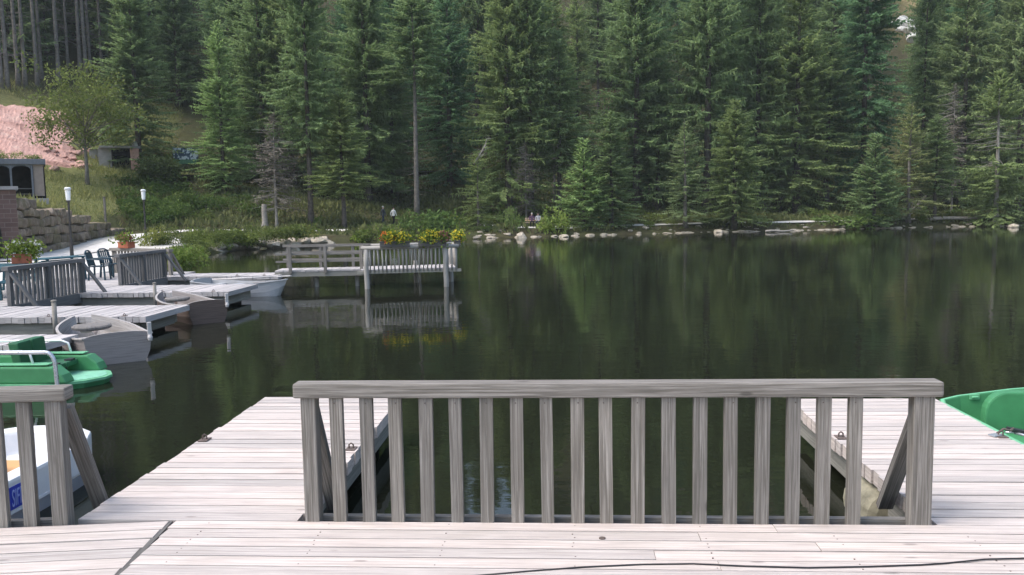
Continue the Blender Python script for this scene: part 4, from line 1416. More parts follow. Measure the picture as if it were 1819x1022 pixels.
# ------------------------------------------------------------------ footbridge and flower platform
BR = .115
br = thing('footbridge', 'narrow wooden footbridge with two rails leading to the flower platform', 'footbridge', (-9.25, 26.62, 0), BR)
b = MB(); planks(b, (-.1, 0, .13), (0, 1, 0), (1, 0, 0), 22, 1.15, thick=.05); b.build('planking', M['jetty'], br)
b = MB()
for y in (.06, 1.09): b.box((1.45, y, -.0), (3.1, .09, .16))
b.build('side_beam', M['beam'], br)
for y in (-.03, 1.18):
    for i, x in enumerate((.42, 1.55, 2.72) if y < 0 else (.1, 1.2, 2.3)):
        c = MB(); c.box((x, y, .47), (.095, .085, .88)); c.build('post', M['fence'], br, .006)
    for z in (.88, .66, .42) if y > 0 else (.655, .415):
        c = MB(); c.box((1.42, y+(.055 if y < 0 else -.055), z), (2.95, .035, .062 if z < .8 else .09)); c.build('rail', M['fence'], br, .004)
for x in (1.15, 2.5):
    c = MB(); c.tube([(x, .55, -1.6), (x, .55, .0)], .075, 10); c.build('pile', M['post'], br)
PR = .21
pf = thing('viewing_platform', 'wooden platform on piles over the water with flower boxes on its railing', 'platform', (-6.33, 26.35, 0), PR)
PL, PD = 3.0, 1.75
b = MB(); planks(b, (-.12, .03, .14), (0, 1, 0), (1, 0, 0), 22, PD, thick=.05); b.build('planking', M['jetty'], pf)
b = MB(); b.box((PL/2-.05, .0, .06), (PL+.35, .07, .09)); b.box((PL/2-.05, PD, .04), (PL+.2, .1, .12)); b.box((PL/2, PD/2, .04), (PL, .1, .12)); b.build('frame_beam', M['beam'], pf, .006)
for x, y, top in ((.08, -.05, .80), (2.62, -.05, .80), (.08, PD+.03, .80), (1.72, PD+.03, .1), (2.92, PD+.03, .80)):
    c = MB(); c.tube([(x, y, -1.7), (x+.01, y, -.3), (x-.01, y, .3), (x, y, top)], [.085, .083, .078, .075], 12); c.build('post', M['post'], pf)
for y in (-.06, PD+.03):
    c = MB(); c.tube([(-.08, y, .84), (1.4, y, .85), (PL+.05, y, .85)], .06, 10); c.build('handrail', M['post'], pf)
    n = 22
    for i in range(n):
        x = .2+(PL-.25)/(n-1)*i
        if abs(x-2.62) < .06: continue
        rr = .024*random.uniform(.8, 1.2)
        c = MB(); c.tube([(x, y+.02, .06), (x+random.uniform(-.015, .015), y, .45), (x+random.uniform(-.03, .01), y, .82)], rr, 7, tone=random.random()); c.build('baluster', M['post' if y < 0 else 'darkwood'], pf)
c = MB(); c.tube([(PL, -.05, .85), (PL, PD, .85)], .055, 10); c.build('handrail', M['post'], pf)
for i in range(8):
    y = .2+.2*i; c = MB(); c.tube([(PL, y, .08), (PL, y, .82)], .024, 7, tone=random.random()); c.build('baluster', M['post'], pf)


def flowers(seed, r_, petals, n=180, leafcol=(1.3, 1.35, .8), spread=(.45, .2, .25)):
    rng = np.random.default_rng(seed)
    p = rng.normal(size=(n, 3))*np.array(spread)*.55; d = rng.normal(size=(n, 3))*.6+np.array((0, -.35, .8)); d /= np.linalg.norm(d, axis=1, keepdims=True)
    V = kites(p, d, .10*(.7+.6*rng.random(n)), .05*(1+.5*rng.random(n)), rng, .2).reshape(-1, 3)
    m_ = {'whiteflower': 34, 'orangeflower': 26, 'pinkflower': 60}.get(petals, 70)
    q = rng.normal(size=(m_, 3)); q /= np.linalg.norm(q, axis=1, keepdims=True)
    q = q*np.array(spread)*(.8+.3*rng.random((m_, 1)))+np.array((0, -.02, .03))
    Vf = []
    for k in range(4):
        d = rng.normal(size=(m_, 3))*.5+np.array((.2*math.cos(k*1.57), -.4, .5)); d /= np.linalg.norm(d, axis=1, keepdims=True)
        Vf.append(kites(q, d, np.full(m_, .055), np.full(m_, .045), rng, .2))
    Vf = np.concatenate(Vf).reshape(-1, 3)
    return fast_mesh('foliage', V, 4, rng.random(n), M['leaf']), fast_mesh('blossoms', Vf, 4, rng.random(len(Vf)//4), M[petals])


def flower_box(name, label, cat, pos, rz, L, sets, boxmat='darkbox', bh=.17, bd=.18, basez=0):
    r = thing(name, label, cat, pos, rz)
    c = MB(); c.box((0, 0, basez+bh/2), (L, bd, bh), tone=.5); c.box((0, 0, basez+bh), (L+.03, bd+.03, .03), tone=.5); c.build('box', M[boxmat], r, .008)
    for i, (x, sp, pet, n) in enumerate(sets):
        f, bl = flowers(int(abs(x*100))+i*7+len(label), 1, pet, n, spread=sp)
        o1 = link('foliage', f, r, (x, -.02, basez+bh+.10)); o1.color = (1.35, 1.4, .75, 1)
        link('blossoms', bl, r, (x, -.02, basez+bh+.10))
    return r


def pfw(x, y, z):
    return Vector((-6.33+x*math.cos(PR)-y*math.sin(PR), 26.35+x*math.sin(PR)+y*math.cos(PR), z))


flower_box('flower_box', 'flower box with orange and yellow blooms, left one on the platform railing', 'flower box', pfw(1.0, -.12, .86), PR, .95,
           [(-.22, (.26, .18, .2), 'orangeflower', 70), (-.1, (.24, .18, .2), 'yellowflower', 240), (.25, (.26, .16, .16), 'yellowflower', 220)], 'darkwood')
flower_box('flower_box', 'flower box with a large yellow green mass and drooping dry stems on the platform railing', 'flower box', pfw(2.2, -.12, .86), PR, .9,
           [(-.08, (.34, .2, .23), 'yellowflower', 420), (.36, (.18, .18, .2), 'pinkflower', 160)], 'darkwood')
flower_box('flower_box', 'small flower box glowing yellow at the far right corner of the platform', 'flower box', pfw(3.05, .5, .83), PR+1.57, .6,
           [(0, (.27, .22, .22), 'yellowflower', 320)], 'darkwood')
flower_box('planter', 'terracotta planter with white flowers standing on the teal table', 'planter', (-14.98, 22.3, .74), .55, .48,
           [(-.12, (.30, .2, .26), 'whiteflower', 420), (.30, (.22, .2, .24), 'whiteflower', 300)], 'terracotta', .25, .3)
flower_box('planter', 'terracotta pot of reddish flowers on the railing at the far end of the boardwalk', 'planter', (-14.95, 27.88, .885), -.48, .55,
           [(0, (.36, .2, .16), 'pinkflower', 360)], 'terracotta', .2, .28)


# ------------------------------------------------------------------ terrace furniture, lamps
def table(label, pos, rz, L, W):
    r = thing('table', label, 'table', pos, rz)
    c = MB()
    for i in range(6): c.box((0, -W/2+(i+.5)*W/6, .72), (L, W/6-.012, .035), tone=random.random())
    c.build('tabletop', M['teal'], r, .004)
    for sx in (-1, 1):
        for sy in (-1, 1):
            c = MB(); c.bar((sx*(L/2-.2), sy*(W/2-.1), 0), (sx*(L/2-.2), sy*(W/2-.16), .70), .07, .05, tone=.4); c.build('leg', M['teal'], r)
    c = MB(); c.box((0, 0, .62), (L-.4, .08, .08), tone=.3); c.build('stretcher', M['teal'], r)
    return r


def bench(label, pos, rz, L, mat):
    r = thing('bench', label, 'bench', pos, rz)
    for nm, zs, ys in (('seat', (.44, .44, .44), (-.16, 0, .16)), ('backrest', (.62, .78), (.30, .34))):
        c = MB()
        for z, y in zip(zs, ys):
            c.box((0, y, z), (L, .12 if nm == 'seat' else .03, .035 if nm == 'seat' else .11), tone=random.random())
        c.build(nm, M[mat], r, .004)
    for sx in (-1, 1):
        c = MB(); c.box((sx*(L/2-.2), -.14, .21), (.07, .07, .42), tone=.3); c.bar((sx*(L/2-.2), .2, 0), (sx*(L/2-.2), .36, .84), .07, .06, (1, 0, 0), tone=.3); c.build('leg', M[mat if mat != 'slat' else 'darkwood'], r)
    return r


table('large teal slatted table at the left edge in front of the planter', (-14.85, 21.2, 0), math.radians(108), 2.8, .85)
bench('teal slatted bench standing before the large teal table', (-13.85, 20.35, 0), math.radians(108+180), 2.0, 'teal')
table('second teal table half hidden behind the small railing', (-15.75, 25.3, 0), math.radians(72), 1.7, .8)


def chair(label, pos, rz):
    r = thing('garden_chair', label, 'chair', pos, rz, None)
    c = MB(); c.box((0, 0, .43), (.46, .44, .03), tone=.5); c.build('seat', M['chairgreen'], r, .012)
    c = MB()
    for i in range(5): c.bar((-.18+.09*i, .21, .45), (-.19+.095*i, .32, .88), .05, .02, (0, 1, 0), tone=.5)
    c.tube([(-.24, .31, .80), (-.21, .325, .87), (-.1, .335, .92), (.1, .335, .92), (.21, .325, .87), (.24, .31, .80)], .026, 8)
    c.tube([(-.24, .21, .44), (-.245, .31, .82)], .024, 8); c.tube([(.24, .21, .44), (.245, .31, .82)], .024, 8)
    c.build('backrest', M['chairgreen'], r)
    for sx in (-1, 1):
        c = MB(); c.tube([(sx*.27, .27, .66), (sx*.28, 0, .66), (sx*.28, -.2, .64), (sx*.27, -.24, .56), (sx*.25, -.22, .43)], .024, 8); c.build('armrest', M['chairgreen'], r)
        for y in (-.22, .22):
            c = MB(); c.bar((sx*.22, y, .43), (sx*.25, y*1.12, 0), .05, .045, tone=.5); c.build('leg', M['chairgreen'], r)
    return r


chair('dark green plastic armchair, the front one between the two small railings', (-14.55, 25.4, 0), math.radians(100))
chair('dark green plastic armchair, the rear one between the two small railings', (-14.75, 26.5, 0), math.radians(80))


def lamp(label, pos, h):
    r = thing('street_lamp', label, 'lamp', pos)
    c = MB(); c.lathe((0, 0, 0), [(-.3, .11), (.0, .11), (.05, .085), (.9, .075), (.95, .055), (h-.75, .048), (h-.70, .085), (h-.64, .10)], 14); c.build('pole', M['lamppole'], r)
    c = MB(); c.lathe((0, 0, h-.64), [(0, .0), (.0, .085), (.05, .10), (.48, .125), (.50, .0)], 16); c.build('lamp_glass', M['lampglass'], r)
    c = MB(); c.lathe((0, 0, h-.14), [(0, .13), (.03, .15), (.09, .15), (.13, .10), (.14, 0)], 16); c.build('cap', M['white'], r)
    return r


lamp('dark lamp post with white glass head in front of the stone wall', (-23.58, 38.87, gh(-23.58, 38.87)), 3.38)
lamp('dark lamp post with white glass head beside the leafy thicket', (-25.55, 50.0, gh(-25.55, 50)), 3.25)
fr = thing('iron_railing', 'thin black iron railing below the brick building at the left edge', 'railing', (-24.2, 33.3, 0), .55)
c = MB(); c.tube([(-4, 0, 1.0), (1.6, 0, 1.0)], .03, 6); c.tube([(-4, 0, .12), (1.6, 0, .12)], .02, 6); c.build('rail', M['black'], fr)
for i in range(12):
    c = MB(); c.tube([(-4+.5*i, 0, 0), (-4+.5*i, 0, 1.0)], .022, 6); c.build('post', M['black'], fr)

# ------------------------------------------------------------------ left bank: walls, buildings
wd_ = (WB-WA); wl = float(np.hypot(*wd_)); wdir = Vector((wd_[0]/wl, wd_[1]/wl, 0)); wn = Vector((-wdir.y, wdir.x, 0))
rw = thing('retaining_wall', 'dry stone retaining wall of big mossy blocks beside the path', 'wall', (WA[0], WA[1], 0))
b = MB(); rs = random.Random(77)
z = -.15; course = 0
while z < 2.75:
    hh = rs.uniform(.42, .58); t = -.02+rs.uniform(-.02, .02)
    while t < 1.02:
        ln = rs.uniform(.65, 1.55); tc = t+ln/2/wl
        if z+hh*.6 < float(wall_top(tc))-.02 or z < 0:
            g = .55*float(smooth((WA[1]+(WB[1]-WA[1])*tc-40)/20.))*1.0
            if z+hh > g-.2:
                c_ = wdir*(tc*wl)+wn*(.50+.10*z+rs.uniform(-.05, .05))+Vector((0, 0, z+hh/2))
                b.box(c_, (ln*.985, 1.2, hh*.97), wdir+Vector((0, 0, rs.uniform(-.05, .05))), (rs.uniform(-.06, .06), rs.uniform(-.06, .06), 1), rs.random(), 0, .10)
        t += ln/wl
    z += hh; course += 1
o_ = b.build('stone_blocks', M['block'], rw, .13)
# building corner
Q = at(36, 450, D=46.5); ang = math.radians(35)
bb = thing('brick_building', 'corner of a dark brick building with an arched doorway at the left edge', 'building', (Q.x, Q.y, -.05), ang)
b = MB()
pts = [(-9, 0), (-4.1, 0), (-4.1, 1.25)] + [(-2.4+1.7*math.cos(a_), 1.25+1.35*math.sin(a_)) for a_ in np.linspace(PI, 0, 13)][1:-1] + [(-.7, 1.25), (-.7, 0), (0, 0), (0, 3.3), (-9, 3.3)]
slab(b, [(float(x), float(z)) for x, z in pts], 0, .6)
b.box((-4.5, 3.2, 1.65), (9, .2, 3.3), tone=.4); b.box((-.1, 1.9, 1.65), (.2, 2.6, 3.3), tone=.4)
b.build('wall', M['brick'], bb)
b = MB(); b.box((-2.4, .75, 1.35), (3.6, .1, 2.9), tone=.4); b.build('door', M['darkwood'], bb)
b = MB(); b.box((-4.5, 1.6, 3.4), (9.2, 3.6, .16), tone=.4); b.build('roof', M['greywall'], bb)
# pavilion
Q = at(80, 350, D=60); ang = math.radians(33)
pv = thing('pavilion', 'grey timber pavilion with arched openings and plants on its flat roof', 'pavilion', (Q.x, Q.y, 3.12), ang)
b = MB(); b.box((-2.9, 1.4, -.25), (6.2, 3.0, .4), tone=.4); b.build('floor_slab', M['greywall'], pv, .02)
b = MB(); b.box((-2.9, 2.8, 1.2), (6.0, .12, 2.4), tone=.4); b.box((-.05, 1.4, 1.2), (.1, 2.7, 2.4), tone=.4); b.build('back_wall', M['darkopen'], pv)
for x0_, x1_ in ((-.55, .0), (-3.75, -2.95)):
    b = MB(); b.box(((x0_+x1_)/2, .02, 1.12), (x1_-x0_, .06, 2.05), tone=.5); b.build('panel', M['beigewall'], pv, .01)
for x in (-.62, -1.75, -2.88, -3.85):
    b = MB(); b.box((x, -.04, 1.0), (.11, .11, 2.5), tone=.5); b.build('post', M['pavgrey'], pv, .01)
for xc in (-1.185, -2.315):
    b = MB(); hw = .50
    pr = [(xc-hw, 1.72)]+[(xc-hw*math.cos(a_), 1.72+.24*math.sin(a_)) for a_ in np.linspace(0, PI, 11)][1:-1]+[(xc+hw, 1.72), (xc+hw, 2.05), (xc-hw, 2.05)]
    slab(b, [(float(x), float(z)) for x, z in pr], -.06, .0); b.build('arch', M['pavgrey'], pv)
for xc in (-1.185, -2.315):
    b = MB(); b.box((xc, 0, .55), (1.0, .04, .06), tone=.5); b.box((xc, 0, .22), (1.0, .04, .05), tone=.5); b.build('parapet_rail', M['darkwood'], pv)
b = MB(); b.box((-2.9, 1.35, 2.2), (6.1, 3.1, .34), tone=.5); b.build('roof', M['pavgrey'], pv, .02)
for i in range(5):
    x = -4.0+.9*i; ca, sa = math.cos(ang), math.sin(ang)
    shrub((Q.x+x*ca-.4*sa*1, Q.y+x*sa+.4*ca, 3.12+2.32), .55, (.55 if x > -2.6 and x < -1.2 else .38), 'grassy green plant growing on the flat roof of the pavilion', (1.2, 1.35, .8), 'roof plants of the pavilion')
# shed
p = hit(222, 303); ang = math.radians(28); dd = depth_of(p); k = dd/FPX
sh = thing('shed', 'open dark shed with a pink stone pier set into the grassy bank', 'shed', (p.x, p.y, p.z-.3), ang)
b = MB(); b.box((-2.0*k*22, 1.6, 1.15), (k*24, .3, 2.6), tone=.4); b.box((-k*30, .1, 1.2), (k*22, .25, 2.6), tone=.5); b.build('wall', M['greywall'], sh, .02)
b = MB(); b.box((-k*4, 1.2, 1.2), (k*30, .12, 2.5), tone=.4); b.box((-k*19, .6, 1.2), (.12, 1.3, 2.5), tone=.4); b.build('opening', M['darkopen'], sh)
b = MB(); b.box((k*18, .35, 1.15), (k*14, 1.9, 2.6), tone=.5, jit=.06); b.build('pier', M['pinkstone'], sh, .06)
b = MB(); b.box((-k*6, .7, 2.58), (k*66, 2.4, .22), tone=.5); b.build('roof', M['greywall'], sh, .02)
b = MB(); b.box((k*19, .1, 2.9), (k*8, .6, .5), (.9, .3, .2), tone=.5, jit=.08); b.build('roof_stone', M['concrete'], sh, .05)
# billboard
p = hit(331, 297); k = depth_of(p)/FPX
bl = thing('billboard', 'blue and green landscape picture board on posts on the bank', 'billboard', (p.x, p.y, p.z), math.radians(23))
for s_ in (-1, 1):
    b = MB(); b.box((s_*k*18.5, 0, .9), (.10, .08, 2.2), tone=.5); b.build('post', M['beam'], bl)
b = MB(); b.box((0, 0, .0), (k*42, .05, k*28), tone=.5); b.build('board', M['poster'], bl, .004, (0, -.08, k*18))
# slim posts and the stump
for px, yb, yt, lab, mt in ((188, 400, 361, 'slim yellowish marker post in the meadow above the stone wall', 'barkpale'), (445, 297, 268, 'slim pale marker post beside the hillside road', 'concrete')):
    p = hit(px, yb); h_ = depth_of(p)*(yb-yt)/FPX
    c = MB(); c.box((0, 0, h_/2-.1), (.13, .13, h_+.2), (1, 0, 0), tone=.5); c.box((0, 0, h_+.03), (.17, .17, .06), tone=.5)
    tag(c.build('marker_post', M[mt], None, .01, (p.x, p.y, p.z)), lab, 'post')
p = hit(471, 404); h_ = depth_of(p)*40/FPX
c = MB(); c.tube([(0, 0, -.3), (0, 0, .15), (.01, 0, .5), (-.02, .01, h_*.7), (.0, .0, h_)], [.36, .28, .23, .22, .20], 14, tone=.5)
tag(c.build('tree_stump', M['deadwood'], None, 0, (p.x, p.y, p.z)), 'tall broken grey tree stump beside the gravel path', 'stump')

# the pink rock face: a rough sheet of blocks leaning on the bank
rc = np.random.default_rng(9); b = MB(); nu, nv = 70, 34
az0, az1 = AZ(-60), AZ(160)
for j in range(nv+1):
    for i in range(nu+1):
        az = az0+(az1-az0)*i/nu; D0 = ROCK_D[0]+(ROCK_D[1]-ROCK_D[0])*j/nv
        x, y = D0*math.sin(az), D0*math.cos(az)
        fade = min(1, (i/nu)*6, (1-i/nu)*4.5)*min(1, j/nv*6, (1-j/nv)*6)
        rough = .5*math.sin(x*.45+y*.5+1.2*math.sin(y*.8))+.5*math.sin(x*.5-y*1.3)+.22*math.sin(x*1.3+y*1.9)+.10*rc.normal(); rough += .25*((D0*.55+.4*math.sin(x*.7)) % 1)
        b.v.append(Vector((x, y, gh(x, y)-.35+(.62+.20*rough)*fade)))
for j in range(nv):
    for i in range(nu):
        q = j*(nu+1)+i; b.quad([q, q+1, q+nu+2, q+nu+1], [(0, 0)]*4, .5)
tag(b.build('rock_face', M['cliff']), kind='structure')

# ------------------------------------------------------------------ rocks, logs, fallen branches
RK = []
for i in range(6):
    bm = bmesh.new(); bmesh.ops.create_icosphere(bm, subdivisions=3, radius=1)
    rr = random.Random(300+i); sx, sy, sz = rr.uniform(.8, 1.3), rr.uniform(.7, 1.0), rr.uniform(.5, .8)
    pl_ = [(Vector((rr.gauss(0, 1), rr.gauss(0, 1), rr.gauss(0, 1))).normalized(), rr.uniform(.62, .9)) for _ in range(13)]
    for v in bm.verts:
        c_ = v.co.copy()
        for nn, dd in pl_:
            e_ = c_.dot(nn)
            if e_ > dd: c_ -= nn*(e_-dd)
        v.co = Vector((c_.x*sx, c_.y*sy, c_.z*sz))*(1+rr.uniform(-.02, .02))
    me = bpy.data.meshes.new('rock'); bm.to_mesh(me); bm.free(); me.materials.append(M['rock']); RK.append(me)


def rock(pos, s_, label, group=None, flat=1.0):
    o = link('rock', rt.choice(RK), None, pos, rt.uniform(0, 6.28)); o.scale = (s_, s_*rt.uniform(.7, 1.1), s_*flat)
    return tag(o, label, 'rock', group)


named_r = [(927, 423, .62, 'pale pointed boulder at the waterline left of the bench', 1.25), (1002, 421, .42, 'light block shaped rock at the waterline right of the rounded shrub', 1.1),
           (1640, 401, .62, 'pale slab rock at the waterline below the bleached fallen branches', .8), (1732, 399, .75, 'pale double boulder at the waterline under the long pale log', .8),
           (1275, 413, .55, 'reddish boulder heap stone at the waterline right of the light olive spruce', .9), (1800, 404, .6, 'grey boulder at the waterline near the right edge', .8)]
for px, py, s_, lab, fl in named_r:
    p = at(px, py, z=WATER+.02); rock(p, s_, lab, None, fl)
for i in range(255):
    x = -13+rt.random()*58
    ys = np.arange(52, 90, .1); s = sdist(np.full(len(ys), x), ys); y = ys[np.argmin(abs(s-rt.choice((-.5, -.2, 0, .2, .5, .9, 1.3))+rt.uniform(-.15, .15)))]
    sz = rt.choice((.12, .16, .2, .24, .3, .4))*rt.uniform(.8, 1.2)
    rock((x, y, max(WATER-.02, gh(x, y)-.10)+rt.uniform(-.03, .06)), sz*1.15, 'small stone in the rocky rim of the far shore', 'stones along the far waterline', rt.uniform(.35, .65))
for i in range(34):   # embankment of the cove
    f = i/33
    px = 318+f*265; py = 452-16*f+rt.uniform(-1, 1)
    p = at(px, py, z=WATER)
    rock((p.x-.2, p.y+.5, WATER+rt.uniform(.1, .45)), rt.uniform(.4, .7), 'big rounded boulder in the overgrown embankment of the cove', 'boulders of the cove embankment', .8)
for i in range(12):
    px = 600+i*22+rt.uniform(-8, 8); p = at(px, 431-i*.5, z=WATER); rock((p.x, p.y+.4, WATER+.12), rt.uniform(.18, .34), 'dark shore stone behind the footbridge and the platform', 'stones behind the platform', .8)
for px, py, s_ in ((1603, 45, 1.0), (1610, 52, 1.5), (1619, 62, 1.2), (1606, 38, .9), (1627, 76, 1.3), (1622, 70, 1.0), (1600, 58, .8), (1590, 48, .8)):
    p = hit(px, py); o = rock((p.x, p.y, p.z+.3), s_*1.6, 'white boulder high on the bare slope at the upper right', 'white boulders on the upper slope', .8)
    o.data = o.data.copy(); o.data.materials.clear(); o.data.materials.append(M['concrete'])


def log(label, p0, p1, r_, cat='log', name='fallen_log', mat='deadwood', twigs=0):
    p0, p1 = Vector(p0), Vector(p1); c = MB(); d = p1-p0
    pts = [p0.lerp(p1, t)-p0+Vector((0, 0, .04*math.sin(t*7))) for t in np.linspace(0, 1, 7)]
    c.tube(pts, [r_*(1-.35*t) for t in np.linspace(0, 1, 7)], 8)
    rr = random.Random(len(label))
    for i in range(twigs):
        q = pts[rr.randrange(1, 7)]; e_ = q+Vector((rr.uniform(-1, 1), rr.uniform(-.6, .6), rr.uniform(-.1, 1)))*d.length*.38
        m_ = q.lerp(e_, .5)+Vector((rr.uniform(-.2, .2), 0, rr.uniform(0, .3)))
        c.tube([q, m_, e_], [r_*.5, r_*.35, r_*.12], 5, False)
        for k in range(3):
            f_ = m_.lerp(e_, rr.random()); c.tube([f_, f_+Vector((rr.uniform(-.5, .5), rr.uniform(-.3, .3), rr.uniform(-.3, .5)))], [r_*.2, r_*.06], 4, False)
    return tag(c.build(name, M[mat], loc=p0), label, cat)


p0, p1 = hit(1652, 392.5), hit(1775, 390.5)
log('long straight pale log lying on the right part of the far shore', p0+Vector((0, 0, .18)), p1+Vector((0, 0, .2)), .17)
p0 = at(1592, 398, z=-.2); p1 = p0+Vector((3.0, .6, 2.6))
log('bleached fallen branches leaning out over the water at the right', p0, p1, .09, 'branch', 'fallen_branch', 'deadwood', 14)
p0 = hit(1352, 378); log('tangle of dry brown branches under the short spruce with bare trunk', p0, p0+Vector((2.2, .3, 1.0)), .06, 'branch', 'fallen_branch', 'barkpale', 22)
p0 = at(1322, 411, z=-.42); log('thin driftwood stick sloping into the water below the light olive spruce', p0, p0+Vector((2.2, -.4, -.1)), .05, 'driftwood', 'driftwood')
p0 = at(1360, 411, z=-.36); log('straight pale driftwood beam at the waterline left of the wide thicket', p0, p0+Vector((2.3, .3, .02)), .09, 'driftwood', 'driftwood')
p0 = at(842, 292, D=72); log('broken pale branch top sticking out of the leaning shore spruce', p0, p0+Vector((1.0, 0, 1.6)), .07, 'branch', 'broken_branch', 'deadwood', 5)


for i in range(26):
    px = rt.uniform(66, 158); p = hit(px, rt.uniform(262, 304)); o = rock((p.x, p.y, p.z+.1), rt.uniform(.3, .85), 'pale pinkish rubble block at the foot of the pink rock face', 'rubble below the pink rock face', .8)
    o.data = o.data.copy(); o.data.materials.clear(); o.data.materials.append(M['pinkstone' if i % 3 else 'cliff'])


# ------------------------------------------------------------------ people
def person(label, pos, rz, joints, radii, edges, mats, paint, hair, hairmat, scale=1.0, scarf=None):
    r = thing('person', label, 'person', pos, rz)
    names = list(joints)
    me = bpy.data.meshes.new('body')
    me.from_pydata([joints[n_] for n_ in names], [(names.index(a_), names.index(b_)) for a_, b_ in edges], [])
    o = link('body_skin', me)
    sk = o.modifiers.new('skin', 'SKIN'); sk.use_smooth_shade = True
    for i, n_ in enumerate(names):
        rr = radii[n_]; me.skin_vertices[0].data[i].radius = rr if isinstance(rr, tuple) else (rr, rr)
        me.skin_vertices[0].data[i].use_root = (n_ == 'pelvis')
    o.modifiers.new('sub', 'SUBSURF').levels = 2
    bpy.context.view_layer.update()
    dgx = bpy.context.evaluated_depsgraph_get()
    nm = bpy.data.meshes.new_from_object(o.evaluated_get(dgx)); nm.name = 'body'
    bpy.data.objects.remove(o)
    nm.materials.clear()
    for m_ in mats: nm.materials.append(M[m_])
    for f in nm.polygons: f.material_index = paint(f.center)
    b_ = link('body', nm, r)
    h = joints['head']
    c = MB(); bm = bmesh.new(); bmesh.ops.create_uvsphere(bm, u_segments=14, v_segments=9, radius=1)
    for v in bm.verts: v.co = Vector((v.co.x*.088, v.co.y*.102+.018, max(v.co.z, -.25)*.105+.035))+Vector(h)
    hm = bpy.data.meshes.new('hair'); bm.to_mesh(hm); bm.free(); hm.materials.append(M[hairmat]); link('hair', hm, r)
    # face: eyes, nose, mouth in one small mesh facing -y
    c = MB(); hx, hy, hz = h
    for sx in (-1, 1): c.lathe((hx+sx*.032, hy-.088, hz+.0), [(0, 0), (.002, .012), (.006, .010), (.008, 0)], 8, axis=(0, -1, 0))
    c.box((hx, hy-.09, hz-.062), (.045, .006, .010), tone=.5)
    c.build('facial_features', M['hairdark'], r)
    c = MB(); c.bar((hx, hy-.085, hz+.0), (hx, hy-.112, hz-.035), .02, .02, tone=.5); c.build('nose', M['skin'], r)
    r.scale = (scale,)*3
    return r


WALK = {'pelvis': (0, 0, .93), 'waist': (0, 0, 1.08), 'chest': (0, 0, 1.30), 'neck': (0, -.01, 1.48), 'head': (0, -.03, 1.62), 'crown': (0, -.02, 1.70),
        'hipL': (.10, 0, .88), 'kneeL': (.11, -.14, .50), 'ankL': (.11, -.16, .09), 'toeL': (.12, -.32, .04),
        'hipR': (-.10, 0, .88), 'kneeR': (-.11, .07, .49), 'ankR': (-.11, .26, .12), 'toeR': (-.12, .14, .03),
        'shL': (.19, 0, 1.41), 'elL': (.25, .12, 1.14), 'wrL': (.25, .06, .90), 'haL': (.245, .02, .82),
        'shR': (-.19, 0, 1.41), 'elR': (-.25, -.06, 1.13), 'wrR': (-.24, -.18, .92), 'haR': (-.235, -.22, .85)}
RAD = {'pelvis': (.15, .11), 'waist': (.145, .105), 'chest': (.165, .115), 'neck': .055, 'head': (.078, .092), 'crown': (.055, .065),
       'hipL': .092, 'kneeL': .062, 'ankL': .045, 'toeL': .035, 'hipR': .092, 'kneeR': .062, 'ankR': .045, 'toeR': .035,
       'shL': .068, 'elL': .05, 'wrL': .036, 'haL': .034, 'shR': .068, 'elR': .05, 'wrR': .036, 'haR': .034}
EDG = [('pelvis', 'waist'), ('waist', 'chest'), ('chest', 'neck'), ('neck', 'head'), ('head', 'crown')]
for s_ in 'LR':
    EDG += [('pelvis', 'hip'+s_), ('hip'+s_, 'knee'+s_), ('knee'+s_, 'ank'+s_), ('ank'+s_, 'toe'+s_), ('chest', 'sh'+s_), ('sh'+s_, 'el'+s_), ('el'+s_, 'wr'+s_), ('wr'+s_, 'ha'+s_)]


def paint_walk(c):
    if c.z > 1.50 or (abs(c.x) > .19 and c.z < .90 and c.z > .7): return 0
    if c.z < .10: return 3
    return 1 if c.z > .90 else 2


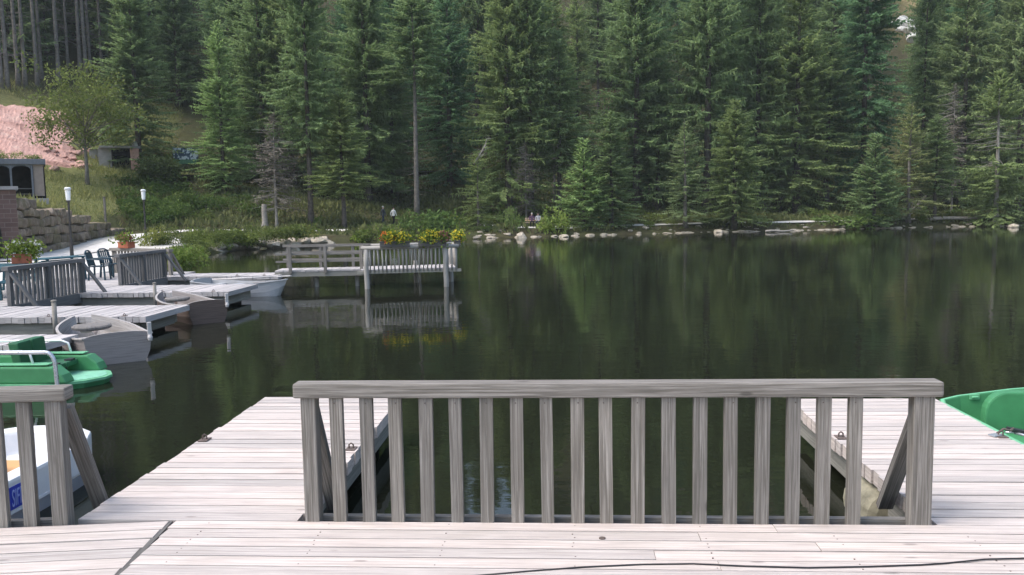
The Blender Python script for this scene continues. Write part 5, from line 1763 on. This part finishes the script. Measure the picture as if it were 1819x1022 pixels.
SIT = dict(WALK)
SIT.update({'pelvis': (0, 0, .53), 'waist': (0, .03, .68), 'chest': (0, .05, .90), 'neck': (0, .02, 1.08), 'head': (0, -.01, 1.22), 'crown': (0, 0, 1.30),
            'hipL': (.10, -.03, .52), 'kneeL': (.13, -.43, .50), 'ankL': (.12, -.45, .09), 'toeL': (.13, -.60, .04), 'hipR': (-.10, -.03, .52), 'kneeR': (-.13, -.43, .50), 'ankR': (-.11, -.40, .09), 'toeR': (-.12, -.55, .04),
            'shL': (.19, .04, 1.01), 'elL': (.25, -.02, .76), 'wrL': (.14, -.24, .64), 'haL': (.10, -.31, .62), 'shR': (-.19, .04, 1.01), 'elR': (-.25, -.02, .76), 'wrR': (-.14, -.24, .64), 'haR': (-.10, -.31, .62)})


def paint_sit(c):
    if c.z > 1.10: return 0
    if c.z < .10: return 3
    if c.y < -.25 and c.z > .585 and abs(c.x) < .2: return 0
    return 1 if c.z > .60 else 2


RAD2 = dict(RAD)
pz = at(681, 403, D=74); 
person('walker with grey hair in a slate jacket and dark trousers on the path', (pz.x, pz.y, gh(pz.x, pz.y)), 2.2, WALK, RAD2, EDG, ['skin', 'greyjack', 'jean', 'hairdark'], paint_walk, 1, 'hairgrey', 1.0)
pz = at(699.5, 401, D=74.5)
person('walker in a white jacket and black trousers beside the other walker', (pz.x, pz.y, gh(pz.x, pz.y)), 2.5, WALK, RAD2, EDG, ['skin', 'whitejack', 'blackcloth', 'hairdark'], paint_walk, 1, 'hairdark', .95)
pz = at(952, 400.5, D=72.8); gz = gh(pz.x, pz.y); rz = math.radians(2)
bench('wooden lakeside bench with pale slats where two people sit', (pz.x, pz.y, gz), rz, 1.9, 'slat')
person('person in dark purple clothes sitting on the left half of the lakeside bench', (pz.x-.34, pz.y-.05, gz), rz, SIT, RAD2, EDG, ['skin', 'purple', 'blackcloth', 'hairdark'], paint_sit, 1, 'hairgrey', .95)
person('person in pale grey top sitting on the right half of the lakeside bench', (pz.x+.20, pz.y-.05, gz), rz-.2, SIT, RAD2, EDG, ['skin', 'palecloth', 'jean', 'hairdark'], paint_sit, 1, 'hairdark', .95)

# ------------------------------------------------------------------ the air over the lake
hm = NT('thin_haze')
hv = hm.n('ShaderNodeVolumePrincipled'); hv.inputs['Color'].default_value = (.82, .9, .95, 1); hv.inputs['Density'].default_value = .0003; hv.inputs['Anisotropy'].default_value = .0
hm.l(hv.outputs[0], hm.out.inputs['Volume'])
b = MB(); b.box((0, 200, 100), (1000, 800, 220), tone=.5)
tag(link('haze', b.mesh('haze', hm.m)), kind='stuff')
